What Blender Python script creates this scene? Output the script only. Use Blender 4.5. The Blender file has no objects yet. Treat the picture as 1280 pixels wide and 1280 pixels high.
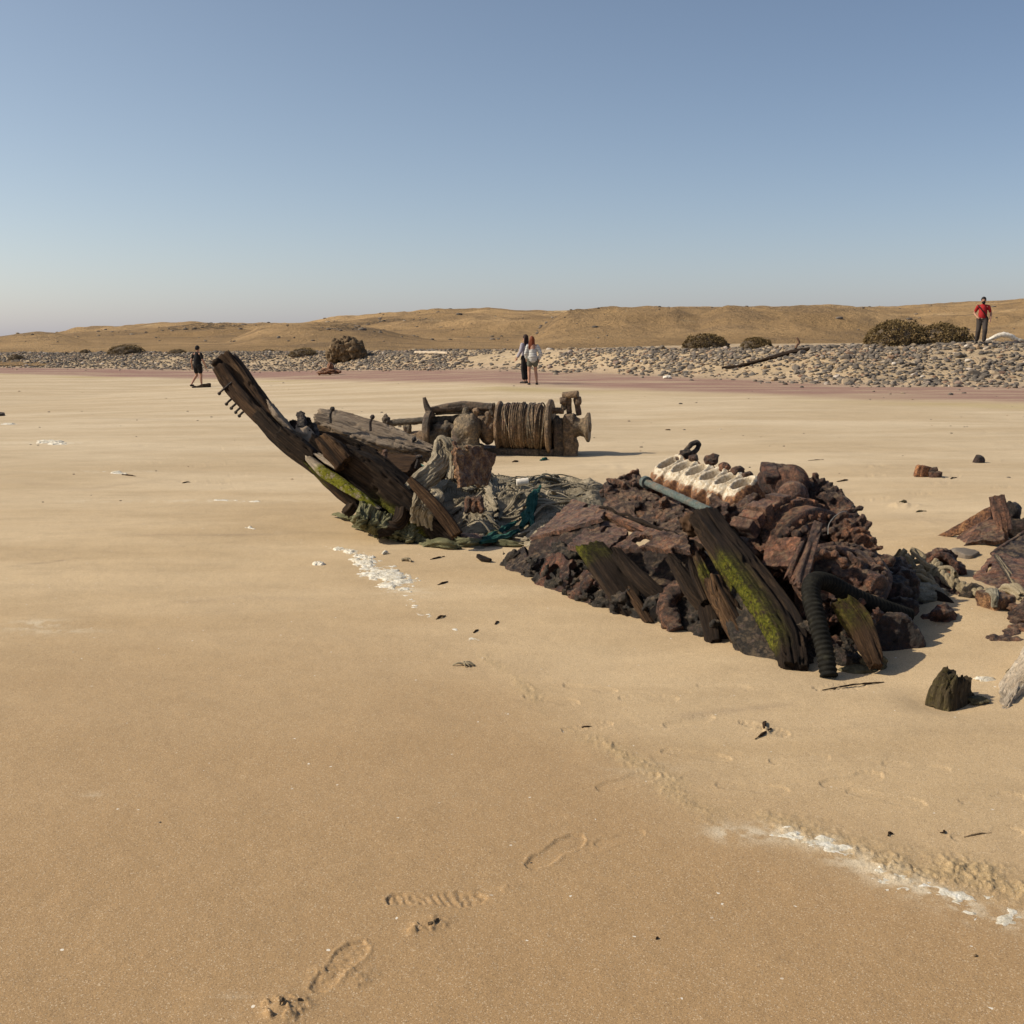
SKY_AIR, SKY_DUST, SKY_OZ, SKY_STR, SUN_E, EXPO = 1.0, 2.4, 1.5, .110, 4.7, 0.
GSTEP = 1.0
import bpy, math, random
import numpy as np
from mathutils import Vector, Matrix
rng = np.random.default_rng(7); random.seed(7)
SC = bpy.context.scene
COL = SC.collection
A = np.array
F = 1372.0; CAMZ = 1.65; PITCH = math.radians(9.0)

# ---------------------------------------------------------------- noise
def _h(ix, iy, iz, s):
    h = (ix.astype(np.uint32)*np.uint32(374761393) + iy.astype(np.uint32)*np.uint32(668265263)
         + iz.astype(np.uint32)*np.uint32(2246822519) + np.uint32((s*3266489917) & 0xffffffff))
    h = (h ^ (h >> np.uint32(13)))*np.uint32(1274126177)
    h = (h ^ (h >> np.uint32(16)))*np.uint32(2654435769)
    return ((h ^ (h >> np.uint32(15))) & np.uint32(0xffff)).astype(np.float32)/32767.5 - 1.0
def vn(p, s=0):
    p = np.asarray(p, dtype=np.float64)
    fl = np.floor(p); f = (p - fl).astype(np.float32); i = fl.astype(np.int64)
    u = f*f*f*(f*(f*6-15)+10)
    x, y, z = i[..., 0], i[..., 1], i[..., 2]
    r = 0
    for dx in (0, 1):
        wx = u[..., 0] if dx else 1-u[..., 0]
        for dy in (0, 1):
            wy = u[..., 1] if dy else 1-u[..., 1]
            for dz in (0, 1):
                wz = u[..., 2] if dz else 1-u[..., 2]
                r = r + wx*wy*wz*_h(x+dx, y+dy, z+dz, s)
    return r
def fbm(p, s=0, o=4, g=.5, l=2.03):
    p = np.asarray(p, dtype=np.float64); r = 0; a = 1; t = 0
    for k in range(o):
        r = r + a*vn(p*(l**k)+k*17.3, s+k); t += a; a *= g
    return r/t
def f2(x, y, fx, fy, s=0, o=3):
    return fbm(np.stack([x*fx, y*fy, np.full_like(x, .37)], -1), s, o)
def ss(a, b, x):
    t = np.clip((np.asarray(x, float)-a)/(b-a), 0, 1); return t*t*(3-2*t)
def nz(v):
    v = np.asarray(v, float); return v/np.maximum(np.linalg.norm(v, axis=-1, keepdims=True), 1e-9)

# ---------------------------------------------------------------- picture -> place
_cp, _sp = math.cos(PITCH), math.sin(PITCH)
def ray(px, py):
    rx = (px-640)/F; ry = (640-py)/F
    return A([rx, _cp+ry*_sp, -_sp+ry*_cp])
def P(px, py, y):
    d = ray(px, py); return A([0, 0, CAMZ]) + d*(y/d[1])
YS = ([-80, -38, -14, 0, 6, 13, 30, 60], [95, 87, 77, 60, 48.5, 38.5, 33, 29])     # foot of the stone bank
YM = ([-80, -35, -14, 0, 8, 14, 30, 60], [80, 72, 60, 38, 30.5, 26, 20, 15])   # mauve band begins
CZ = ([-80, -38, -14, 0, 6, 13, 19, 40], [.36, .38, .58, .91, 1.10, 1.25, 1.43, 1.55])
def macro(x, y):
    x = np.asarray(x, float); y = np.asarray(y, float)
    base = -np.minimum(.038*np.maximum(-x-.5, 0), .6)*ss(6, 44, y)
    base = base + .04*ss(2.2, 4.5, x)*ss(3, 6, y)
    s = (y-np.interp(x, *YS))
    k = ss(0, 8.5, s)
    cz = np.interp(x, *CZ)
    z = base*(1-k)+cz*k
    return z - .35*ss(9, 14, s)
def G(px, py, lift=0.):
    d = ray(px, py); t = 1.0; o = A([0, 0, CAMZ]); prev = t
    while t < 200:
        p = o+d*t
        if p[2] < macro(p[0], p[1])+lift: break
        prev = t; t *= 1.02
    a, b = prev, t
    for _ in range(30):
        m = (a+b)/2; p = o+d*m
        if p[2] < macro(p[0], p[1])+lift: b = m
        else: a = m
    return o+d*b
def pxm(y): return F/y    # pixels a metre takes at distance y

# ---------------------------------------------------------------- meshes
class MB:
    def __init__(s): s.V = []; s.Q = []; s.T = []; s.GC = []; s.MO = []; s.n = 0
    def add(s, V, faces, gc=None, moss=0.):
        V = np.asarray(V, float).reshape(-1, 3)
        for f in faces:
            f = np.asarray(f, dtype=np.int64)
            if f.size == 0: continue
            (s.Q if f.shape[1] == 4 else s.T).append(f+s.n)
        s.V.append(V); s.GC.append(V if gc is None else np.asarray(gc, float).reshape(-1, 3))
        s.MO.append(np.broadcast_to(np.asarray(moss, float), (len(V),)).copy()); s.n += len(V); return s
    def mesh(s, name, off=(0, 0, 0), sharp=None, smooth=True):
        V = np.concatenate(s.V)-A(off); me = bpy.data.meshes.new(name)
        Q = np.concatenate(s.Q) if s.Q else np.zeros((0, 4), int); T = np.concatenate(s.T) if s.T else np.zeros((0, 3), int)
        li = np.concatenate([Q.ravel(), T.ravel()]).astype(np.int32)
        ls = np.concatenate([np.arange(len(Q))*4, len(Q)*4+np.arange(len(T))*3]).astype(np.int32)
        me.vertices.add(len(V)); me.vertices.foreach_set('co', V.astype(np.float32).ravel())
        me.loops.add(len(li)); me.loops.foreach_set('vertex_index', li)
        me.polygons.add(len(ls)); me.polygons.foreach_set('loop_start', ls)
        a = me.attributes.new('gc', 'FLOAT_VECTOR', 'POINT'); a.data.foreach_set('vector', np.concatenate(s.GC).astype(np.float32).ravel())
        a = me.attributes.new('moss', 'FLOAT', 'POINT'); a.data.foreach_set('value', np.concatenate(s.MO).astype(np.float32))
        me.update(calc_edges=True)
        me.polygons.foreach_set('use_smooth', np.full(len(ls), smooth)); 
        if sharp: me.set_sharp_from_angle(angle=math.radians(sharp))
        me.update(); return me
    def build(s, name, mat, parent=None, sharp=None, loc=None, smooth=True):
        off = A([0., 0, 0]); p = parent
        while p is not None: off = off+A(p.location); p = p.parent
        l = A([0., 0, 0]) if loc is None else A(loc, dtype=float)-off
        me = s.mesh(name, off+l, sharp, smooth); me.materials.append(mat)
        o = bpy.data.objects.new(name, me); o.location = l; COL.objects.link(o)
        if parent is not None: o.parent = parent
        return o
def tag(o, label=None, cat=None, group=None, kind=None):
    for k, v in (('label', label), ('category', cat), ('group', group), ('kind', kind)):
        if v: o[k] = v
    return o
def thing(name, loc, label, cat, group=None):
    o = bpy.data.objects.new(name, None); o.empty_display_size = .1; COL.objects.link(o); o.location = tuple(float(c) for c in loc)
    return tag(o, label, cat, group)
def remesh(o, vox, amp=(), smooth=0, seed=0):
    """weld the shapes of one mesh into one skin, then corrode it"""
    m = o.modifiers.new('r', 'REMESH'); m.mode = 'VOXEL'; m.voxel_size = vox; m.use_smooth_shade = True
    if smooth: k = o.modifiers.new('s', 'SMOOTH'); k.iterations = smooth; k.factor = .5
    bpy.context.view_layer.update()
    dg = bpy.context.evaluated_depsgraph_get()
    me = bpy.data.meshes.new_from_object(o.evaluated_get(dg)); mats = list(o.data.materials)
    o.modifiers.clear(); old = o.data; o.data = me; me.name = old.name; bpy.data.meshes.remove(old)
    if not me.materials:
        for mt in mats: me.materials.append(mt)
    n = len(me.vertices); V = np.empty(n*3, np.float32); N = np.empty(n*3, np.float32)
    me.vertices.foreach_get('co', V); me.vertices.foreach_get('normal', N); V = V.reshape(-1, 3).astype(float); N = N.reshape(-1, 3)
    d = np.zeros(n)
    for (a, f, oc) in amp: d += a*fbm(V*f, seed+int(f), oc) if f > 0 else a*(.35-1.6*np.abs(fbm(V*-f, seed+int(-f), oc)))
    me.vertices.foreach_set('co', (V+N*d[:, None]).astype(np.float32).ravel())
    me.polygons.foreach_set('use_smooth', np.ones(len(me.polygons), bool)); me.update()
    return o
def smoothpath(pts, n):
    p = np.asarray(pts, float)
    if len(p) == 2: return p[0]+(p[1]-p[0])*np.linspace(0, 1, n)[:, None]
    q = np.vstack([2*p[0]-p[1], p, 2*p[-1]-p[-2]])
    L = np.r_[0, np.cumsum(np.linalg.norm(np.diff(p, axis=0), axis=1))]
    out = []
    for t in np.linspace(0, L[-1], n):
        k = min(np.searchsorted(L, t, 'right')-1, len(p)-2); u = (t-L[k])/max(L[k+1]-L[k], 1e-9)
        a, b, c, d = q[k], q[k+1], q[k+2], q[k+3]
        out.append(.5*(2*b+(c-a)*u+(2*a-5*b+4*c-d)*u*u+(3*b-a-3*c+d)*u**3))
    return A(out)
def frames(C, side):
    T = nz(np.gradient(C, axis=0)); S = np.broadcast_to(A(side, dtype=float), C.shape)
    S = nz(S-(S*T).sum(1, keepdims=True)*T); return T, S, np.cross(T, S)
def grid_faces(nu, nv, wrap=False):
    i = np.arange(nu-1)[:, None]; j = np.arange(nv if wrap else nv-1)[None]; j2 = (j+1) % nv
    return np.stack([i*nv+j, i*nv+j2, (i+1)*nv+j2, (i+1)*nv+j], -1).reshape(-1, 4)
def arr(v, n): return np.interp(np.linspace(0, 1, n), np.linspace(0, 1, len(v)), v) if np.ndim(v) else np.full(n, float(v))

def timber(mb, pts, w, t, side, nl=70, na=44, amp=.006, crack=.012, ragged=(.04, .04), moss=None, seed=None, round_=8):
    """a weathered plank or rib along pts: w wide along `side`, t thick, with grain ridges, cracks, ragged ends"""
    seed = rng.integers(1, 9000) if seed is None else seed
    C = smoothpath(pts, nl); T, S, N = frames(C, side); W = arr(w, nl)/2; H = arr(t, nl)/2
    L = np.r_[0, np.cumsum(np.linalg.norm(np.diff(C, axis=0), axis=1))]
    k = np.arange(na)/na*4; a = np.where(k < 1, 1, np.where(k < 2, 1-2*(k-1), np.where(k < 3, -1, -1+2*(k-3)))); 
    b = np.where(k < 1, -1+2*k, np.where(k < 2, 1, np.where(k < 3, 1-2*(k-2), -1)))
    r = (np.abs(a)**round_+np.abs(b)**round_)**(-1/round_); a = a*r; b = b*r
    rings = [(0, q) for q in (.05, .3, .6, .85)]+[(i, 1.) for i in range(nl)]+[(nl-1, q) for q in (.85, .6, .3, .05)]
    I = A([x for x, _ in rings]); Q = A([q for _, q in rings])[:, None]
    gx = a[None]*W[I][:, None]*Q; gy = b[None]*H[I][:, None]*Q; gu = L[I][:, None]+0*gx
    s = (I/(nl-1))[:, None]
    g = np.stack([gu, gx, gy], -1)
    fine = fbm(g*A([3., 55, 55]), seed, 3)
    cr = np.abs(fbm(g*A([1.3, 16, 16]), seed+50, 2)); crk = (1-ss(0, .09, cr))
    big = fbm(g*A([1.6, 7, 7]), seed+90, 3); gv = np.abs(fbm(g*A([.9, 38, 38]), seed+70, 3)); crk = np.maximum(crk, .55*(1-ss(0, .10, gv)))
    d = amp*fine-crack*crk*(Q >= .99)+amp*.9*big
    e = fbm(np.stack([gx*42, gy*42, gx*0], -1), seed+7, 3)
    sh = ragged[0]*e*(1-s)**5*-1+ragged[1]*fbm(np.stack([gx*42, gy*42, gx*0+3], -1), seed+8, 3)*s**5
    V = C[I][:, None]+S[I][:, None]*(gx+a*d)[..., None]+N[I][:, None]*(gy+b*d)[..., None]+T[I][:, None]*sh[..., None]
    m = 0. if moss is None else moss(gu/L[-1], a[None]*Q+0*gu, b[None]*Q+0*gu, V).ravel()
    mb.add(V, [grid_faces(len(I), na, True)], g+seed*.37, m); return mb
def tube(mb, pts, r, n=16, nl=None, side=(.13, .21, .97), fn=None, seed=0, amp=0., cap=True):
    nl = nl or max(2, 6*len(pts)) if len(pts) > 2 else (nl or 8)
    C = smoothpath(pts, nl); T, S, N = frames(C, side); R = arr(r, nl)
    L = np.r_[0, np.cumsum(np.linalg.norm(np.diff(C, axis=0), axis=1))]
    th = np.arange(n)/n*2*math.pi; rr = R[:, None]+0*th
    if fn is not None: rr = rr*fn(L[:, None]+0*th, th[None]+0*rr)
    V = C[:, None]+rr[..., None]*(S[:, None]*np.cos(th)[None, :, None]+N[:, None]*np.sin(th)[None, :, None])
    if amp: 
        dd = amp*fbm(V*A([38, 38, 38.]), seed, 3); V = V+dd[..., None]*(S[:, None]*np.cos(th)[None, :, None]+N[:, None]*np.sin(th)[None, :, None])
    g = np.stack([L[:, None]+0*rr, rr*np.cos(th), rr*np.sin(th)], -1)
    fs = [grid_faces(nl, n, True)]
    if cap:
        V = np.vstack([V.reshape(-1, 3), C[:1], C[-1:]]); g = np.vstack([g.reshape(-1, 3), [[0, 0, 0]], [[L[-1], 0, 0]]])
        j = np.arange(n); c0 = nl*n
        fs += [np.stack([np.full(n, c0), (j+1) % n, j], -1), np.stack([np.full(n, c0+1), (nl-1)*n+j, (nl-1)*n+(j+1) % n], -1)]
    mb.add(V, fs, g); return mb
def capsules(mb, pts, r, n=14):
    """tapered limb with rounded ends"""
    p = np.asarray(pts, float); R = arr(r, len(p)) if np.ndim(r) else np.full(len(p), float(r))
    a, b = nz(p[0]-p[1]), nz(p[-1]-p[-2])
    P_ = [p[0]+a*R[0]*.98, p[0]+a*R[0]*.7]; R_ = [R[0]*.15, R[0]*.7]
    for i in range(len(p)-1):
        k = 5
        for u in np.arange(k)/k: P_.append(p[i]*(1-u)+p[i+1]*u); R_.append(R[i]*(1-u)+R[i+1]*u)
    P_ += [p[-1], p[-1]+b*R[-1]*.7, p[-1]+b*R[-1]*.98]; R_ += [R[-1], R[-1]*.7, R[-1]*.15]
    C = A(P_); sd = nz(np.cross(C[-1]-C[0], [.31, .87, .11])); T, S, N = frames(C, sd)
    th = np.arange(n)/n*2*math.pi
    V = C[:, None]+A(R_)[:, None, None]*(S[:, None]*np.cos(th)[None, :, None]+N[:, None]*np.sin(th)[None, :, None])
    V = np.vstack([V.reshape(-1, 3), C[:1], C[-1:]]); j = np.arange(n); c0 = len(C)*n; m = len(C)
    mb.add(V, [grid_faces(m, n, True), np.stack([np.full(n, c0), (j+1) % n, j], -1), np.stack([np.full(n, c0+1), (m-1)*n+j, (m-1)*n+(j+1) % n], -1)]); return mb
def basis(ax, hint=(0, 0, 1)):
    z = nz(A(ax, dtype=float)); x = np.cross(A(hint, dtype=float), z)
    if np.linalg.norm(x) < 1e-3: x = np.cross([1., 0, 0], z)
    x = nz(x); return x, np.cross(z, x), z
def revolve(mb, c, ax, prof, n=56, amp=0., f=30., seed=1, sub=4, hint=(0, 0, 1), arc=None):
    """turned shape: prof = [(along, radius)...] about the axis ax through c"""
    p = A(prof, dtype=float); q = [p[0]]
    for i in range(len(p)-1):
        k = max(1, int(np.linalg.norm(p[i+1]-p[i])/.02)) if sub else 1
        for u in np.arange(1, k+1)/k: q.append(p[i]*(1-u)+p[i+1]*u)
    q = A(q); x, y, z = basis(ax, hint); th = np.arange(n)/n*2*math.pi
    D = x*np.cos(th)[:, None]+y*np.sin(th)[:, None]
    V = A(c)+z*q[:, 0][:, None, None]+D[None]*q[:, 1][:, None, None]
    if amp: V = V+(D[None]*.7+z*.3)*(amp*fbm(V*f, seed, 3))[..., None]
    mb.add(V, [grid_faces(len(q), n, True)]); return mb
_ico = {}
def ico(sub):
    if sub in _ico: return _ico[sub]
    t = (1+5**.5)/2; v = [(-1, t, 0), (1, t, 0), (-1, -t, 0), (1, -t, 0), (0, -1, t), (0, 1, t), (0, -1, -t), (0, 1, -t), (t, 0, -1), (t, 0, 1), (-t, 0, -1), (-t, 0, 1)]
    f = [(0, 11, 5), (0, 5, 1), (0, 1, 7), (0, 7, 10), (0, 10, 11), (1, 5, 9), (5, 11, 4), (11, 10, 2), (10, 7, 6), (7, 1, 8), (3, 9, 4), (3, 4, 2), (3, 2, 6), (3, 6, 8), (3, 8, 9), (4, 9, 5), (2, 4, 11), (6, 2, 10), (8, 6, 7), (9, 8, 1)]
    v = [nz(A(a, dtype=float)) for a in v]
    for _ in range(sub):
        c = {}; nf = []
        def mid(a, b):
            k = (min(a, b), max(a, b))
            if k not in c: v.append(nz(v[a]+v[b])); c[k] = len(v)-1
            return c[k]
        for a, b, d in f:
            x, y, z = mid(a, b), mid(b, d), mid(d, a); nf += [(a, x, z), (b, y, x), (d, z, y), (x, y, z)]
        f = nf
    _ico[sub] = (A(v), A(f)); return _ico[sub]
def lump(mb, c, r, sub=4, amp=.25, f=2.2, seed=None, ax=None, oct=4, facet=0, moss=0.):
    """stone or concretion: r = radii"""
    seed = int(rng.integers(1, 9000)) if seed is None else seed
    v, fc = ico(sub); r = np.broadcast_to(A(r, dtype=float), (3,)); d = 1+amp*fbm(v*f, seed, oct)
    if facet:
        rg = np.random.default_rng(seed)
        for k in range(facet):
            nrm = nz(rg.normal(size=3)); h = rg.uniform(.62, .9); dp = (v*d[:, None])@nrm; d = np.where(dp > h, d*h/np.maximum(dp, 1e-6), d)
    V = v*d[:, None]*r
    if ax is not None: V = V@np.stack(ax)
    mb.add(V+A(c), [fc], None, moss); return mb
def rbox(mb, c, half, ax=None, n=10, rnd=10, amp=.0, f=20., seed=None, moss=0.):
    """worn block"""
    seed = int(rng.integers(1, 9000)) if seed is None else seed; half = A(half, dtype=float)
    ax = A([[1., 0, 0], [0, 1, 0], [0, 0, 1]]) if ax is None else np.stack(ax); Vs = []; Fs = []; k = 0
    for d in range(3):
        for sg in (-1, 1):
            a = np.linspace(-1, 1, n); u, v = np.meshgrid(a, a, indexing='ij'); q = np.zeros((n, n, 3)); q[..., d] = sg; q[..., (d+1) % 3] = u; q[..., (d+2) % 3] = v
            q = q*((np.abs(q)**rnd).sum(-1, keepdims=True))**(-1/rnd)
            Vs.append(q.reshape(-1, 3)); g = grid_faces(n, n); Fs.append((g if sg > 0 else g[:, ::-1])+k); k += n*n
    q = np.concatenate(Vs); V = (q*half)
    w = V@ax+A(c)
    if amp: w = w+(nz(q)@ax)*(amp*fbm(w*f, seed, 4))[:, None]
    # weld seams
    key = np.round(q*4000).astype(np.int64); _, idx, inv = np.unique(key, axis=0, return_index=True, return_inverse=True)
    mb.add(w[idx], [inv.ravel()[np.concatenate(Fs)]], None, moss); return mb
def shards(mb, cs, n, smin=.02, smax=.075, bias=(-.4, -.8, .6), fr=None):
    """angular flakes, bolts and stubs of iron standing out of a corroded mass; cs = [(centre, radius)...]"""
    for k in range(n):
        c, r = cs[int(rng.integers(0, len(cs)))]; d = nz(rng.normal(size=3)*.8+A(bias)); p = A(c)+d*r*rng.uniform(.75, 1.05); q = rng.uniform()
        ax = np.stack(basis(nz(d+rng.normal(size=3)*.7), nz(rng.normal(size=3)))) if fr is None else np.stack(basis(nz(fr[int(rng.integers(0, 3))]+rng.normal(size=3)*.10), nz(fr[int(rng.integers(0, 3))]+rng.normal(size=3)*.12+.01))); s_ = rng.uniform(smin, smax)
        if q < .62: rbox(mb, p, (s_*rng.uniform(.8, 1.6), s_*rng.uniform(.4, .9), s_*rng.uniform(.18, .35)), ax, 6, 30)
        elif q < .85: revolve(mb, p, ax[2], [(-s_*.6, .001), (-s_*.6, s_*.35), (s_*.5, s_*.35), (s_*.5, .001)], 14, sub=0)
        else: tube(mb, [p-ax[0]*s_*1.6, p, p+ax[0]*s_*1.6+ax[2]*s_*.5], s_*.28, 10, 10)
    return mb
def plate(mb, c4, th, nu=60, nv=40, mask=None, warp=.02, amp=.004, f=25., bulge=0., seed=None, edge=None):
    """corroded sheet over four corners (in order), th thick, eaten edges, holes where mask(u,v) is False"""
    seed = int(rng.integers(1, 9000)) if seed is None else seed; c4 = A(c4, dtype=float)
    u, v = np.meshgrid(np.linspace(0, 1, nu), np.linspace(0, 1, nv), indexing='ij')
    bl = lambda u, v: c4[0]*((1-u)*(1-v))[..., None]+c4[1]*(u*(1-v))[..., None]+c4[2]*(u*v)[..., None]+c4[3]*((1-u)*v)[..., None]
    n = nz(np.cross(c4[1]-c4[0]+c4[2]-c4[3], c4[3]-c4[0]+c4[2]-c4[1]))
    p0 = bl(u, v); eu = warp*fbm(p0*14, seed, 4); ev = warp*fbm(p0*14+9, seed+3, 4); su = np.linalg.norm(c4[1]-c4[0]); sv = np.linalg.norm(c4[3]-c4[0])
    p = bl(u+eu/su*np.abs(2*u-1)**3, v+ev/sv*np.abs(2*v-1)**3)
    h = amp*fbm(p*f, seed+5, 4)+bulge*(1-(2*u-1)**2)*(1-(2*v-1)**2)
    ok = np.ones((nu-1, nv-1), bool)
    if mask is not None:
        uc = (u[:-1, :-1]+u[1:, 1:])/2; vc = (v[:-1, :-1]+v[1:, 1:])/2; ok = mask(uc+.018*fbm(np.stack([uc*9, vc*9, uc*0], -1), seed, 3), vc+.018*fbm(np.stack([uc*9, vc*9, uc*0+4], -1), seed, 3))
    thv = th*(.75+.4*fbm(p*18+5, seed+8, 3))
    top = p+n*(h+thv/2)[..., None]; bot = p+n*(h-thv/2)[..., None]
    V = np.concatenate([top.reshape(-1, 3), bot.reshape(-1, 3)]); K = nu*nv
    i, j = np.nonzero(ok); a = i*nv+j; b = (i+1)*nv+j; c = (i+1)*nv+j+1; d = i*nv+j+1
    fs = [np.stack([a, b, c, d], -1), np.stack([d, c, b, a], -1)+K]
    pad = np.pad(ok, 1)
    for (di, dj, e0, e1) in ((0, -1, a, b), (1, 0, b, c), (0, 1, c, d), (-1, 0, d, a)):
        s = ~pad[i+1+di, j+1+dj]; fs.append(np.stack([e1[s], e0[s], e0[s]+K, e1[s]+K], -1))
    used = np.unique(np.concatenate([x.ravel() for x in fs])); m = np.full(2*K, -1); m[used] = np.arange(len(used))
    mb.add(V[used], [m[x] for x in fs]); return mb
# ---------------------------------------------------------------- materials
class NT:
    def __init__(s, name):
        s.m = bpy.data.materials.new(name); s.m.use_nodes = True; s.t = s.m.node_tree; s.t.nodes.clear()
    def nd(s, typ, **kw):
        n = s.t.nodes.new(typ)
        for k, v in kw.items(): setattr(n, k, v)
        return n
    def put(s, sock, v):
        if hasattr(v, 'node'): s.t.links.new(v, sock)
        elif v is not None:
            if isinstance(v, (tuple, list)) and sock.type == 'RGBA' and len(v) == 3: v = (*v, 1)
            sock.default_value = v
    def attr(s, name, vec=False):
        n = s.nd('ShaderNodeAttribute', attribute_name=name); return n.outputs['Vector' if vec else 'Fac']
    def pos(s): return s.nd('ShaderNodeNewGeometry').outputs['Position']
    def nrm(s): return s.nd('ShaderNodeNewGeometry').outputs['Normal']
    def obj(s): return s.nd('ShaderNodeTexCoord').outputs['Object']
    def rnd(s): return s.nd('ShaderNodeObjectInfo').outputs['Random']
    def scl(s, v, sc):
        n = s.nd('ShaderNodeMapping'); s.put(n.inputs['Vector'], v); n.inputs['Scale'].default_value = sc; return n.outputs[0]
    def noise(s, v, sc, det=4, ro=.55, dist=0.):
        n = s.nd('ShaderNodeTexNoise'); s.put(n.inputs['Vector'], v); n.inputs['Scale'].default_value = sc; n.inputs['Detail'].default_value = det
        n.inputs['Roughness'].default_value = ro; n.inputs['Distortion'].default_value = dist; return n.outputs['Fac']
    def vor(s, v, sc, feat='F1', out='Distance', rand=1.):
        n = s.nd('ShaderNodeTexVoronoi', feature=feat); s.put(n.inputs['Vector'], v); n.inputs['Scale'].default_value = sc; n.inputs['Randomness'].default_value = rand; return n.outputs[out]
    def ramp(s, f, st):
        n = s.nd('ShaderNodeValToRGB'); e = n.color_ramp.elements
        while len(e) < len(st): e.new(.5)
        for k, (p, c) in zip(e, st):
            k.position = p; k.color = (*c, 1) if isinstance(c, (tuple, list)) else (c, c, c, 1)
        s.put(n.inputs[0], f); return n.outputs[0]
    def step(s, f, a, b):
        n = s.nd('ShaderNodeMapRange', interpolation_type='SMOOTHSTEP'); s.put(n.inputs[0], f); n.inputs[1].default_value = a; n.inputs[2].default_value = b; return n.outputs[0]
    def mix(s, f, a, b, mode='MIX'):
        n = s.nd('ShaderNodeMix', data_type='RGBA', blend_type=mode); s.put(n.inputs[0], f); s.put(n.inputs[6], a); s.put(n.inputs[7], b); return n.outputs[2]
    def ma(s, op, a, b=None, c=None):
        n = s.nd('ShaderNodeMath', operation=op); s.put(n.inputs[0], a); s.put(n.inputs[1], b)
        if c is not None: s.put(n.inputs[2], c)
        return n.outputs[0]
    def z(s, v):
        n = s.nd('ShaderNodeSeparateXYZ'); s.put(n.inputs[0], v); return n.outputs
    def bump(s, h, st, dist=.01, prev=None):
        n = s.nd('ShaderNodeBump'); n.inputs['Strength'].default_value = st; n.inputs['Distance'].default_value = dist; s.put(n.inputs['Height'], h)
        if prev is not None: s.put(n.inputs['Normal'], prev)
        return n.outputs[0]
    def out(s, col, ro, nr=None, spec=.3, metal=0.):
        b = s.nd('ShaderNodeBsdfPrincipled'); s.put(b.inputs['Base Color'], col); s.put(b.inputs['Roughness'], ro); s.put(b.inputs['Metallic'], metal)
        b.inputs['Specular IOR Level'].default_value = spec
        if nr is not None: s.put(b.inputs['Normal'], nr)
        o = s.nd('ShaderNodeOutputMaterial'); s.t.links.new(b.outputs[0], o.inputs[0]); return s.m

def m_sand():
    n = NT('beach_sand'); p = n.pos(); 
    st = n.noise(n.scl(p, (.16, .55, .5)), 1.0, 5, .6, .4); st2 = n.noise(n.scl(p, (.5, 2.6, 1)), 1.0, 5, .6, .6); big = n.noise(p, .35, 4)
    c = n.mix(n.step(st, .35, .7), (.488, .353, .198), (.60, .455, .276))
    c = n.mix(n.ma('MULTIPLY', n.step(st2, .5, .75), .16), c, (.36, .262, .155))
    md = n.noise(n.scl(p, (1., 1.9, 1.)), 1.6, 6, .68, .5); c = n.mix(.5, c, n.ramp(md, [(.3, .80), (.5, 1.), (.7, 1.14)]), 'MULTIPLY')
    dmp = n.ma('MULTIPLY', n.attr('damp'), n.ma('ADD', .8, n.ma('MULTIPLY', big, .4)))
    c = n.mix(n.attr('dry'), c, n.mix(1., c, (1.02, 1.085, 1.20), 'MULTIPLY'))
    c = n.mix(dmp, c, (.372, .24, .119))
    c = n.mix(n.attr('drift'), c, (.50, .37, .195))
    mv = n.ma('MULTIPLY', n.attr('mauve'), n.ma('ADD', .45, n.ma('MULTIPLY', n.step(n.noise(n.scl(p, (.1, .5, .5)), 1.3, 5, .6), .33, .55), .55)))
    c = n.mix(mv, c, (.285, .165, .128))
    c = n.mix(n.ma('MULTIPLY', n.attr('olive'), .6), c, (.40, .31, .13))
    c = n.mix(n.attr('streak'), c, (.20, .145, .105))
    c = n.mix(n.attr('pale'), c, (.74, .66, .50))
    gr = n.noise(p, 420, 2, .7); gr2 = n.vor(p, 330, out='Color')
    sep = n.nd('ShaderNodeSeparateColor'); n.put(sep.inputs[0], gr2); gv = sep.outputs[0]
    c = n.mix(n.ma('MULTIPLY', n.step(gv, .76, .96), .5), c, (.17, .11, .065))
    c = n.mix(n.ma('MULTIPLY', n.step(sep.outputs[1], .88, .99), .4), c, (.78, .66, .48))
    c = n.mix(.55, c, n.ramp(gr, [(.3, .45), (.5, 1.), (.72, 1.5)]), 'MULTIPLY')
    fl = n.step(n.vor(p, 75, out='Color'), 0, 1); sp = n.nd('ShaderNodeSeparateColor'); n.put(sp.inputs[0], n.vor(p, 120, out='Color'))
    c = n.mix(n.ma('MULTIPLY', n.step(sp.outputs[2], .9995, .9998), .8), c, (.8, .76, .66))
    h = n.ma('ADD', n.ma('MULTIPLY', gr, .5), n.ma('ADD', n.noise(p, 130, 3, .65), n.ma('MULTIPLY', n.noise(p, 22, 4, .6), 1.5)))
    nb = n.bump(h, .32, .006)
    nb = n.bump(n.ma('MULTIPLY', n.noise(p, 260, 3, .7), n.ma('ADD', n.ma('MULTIPLY', n.attr('drift'), .35), n.attr('rocky'))), .8, .02, nb)
    c = n.mix(n.ma('MULTIPLY', n.attr('rocky'), .55), c, n.ramp(n.noise(p, 2.2, 6, .7), [(.35, (.20, .155, .11)), (.55, (.42, .30, .175)), (.7, (.52, .385, .23))]))
    return n.out(c, .92, nb, .18)
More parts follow.
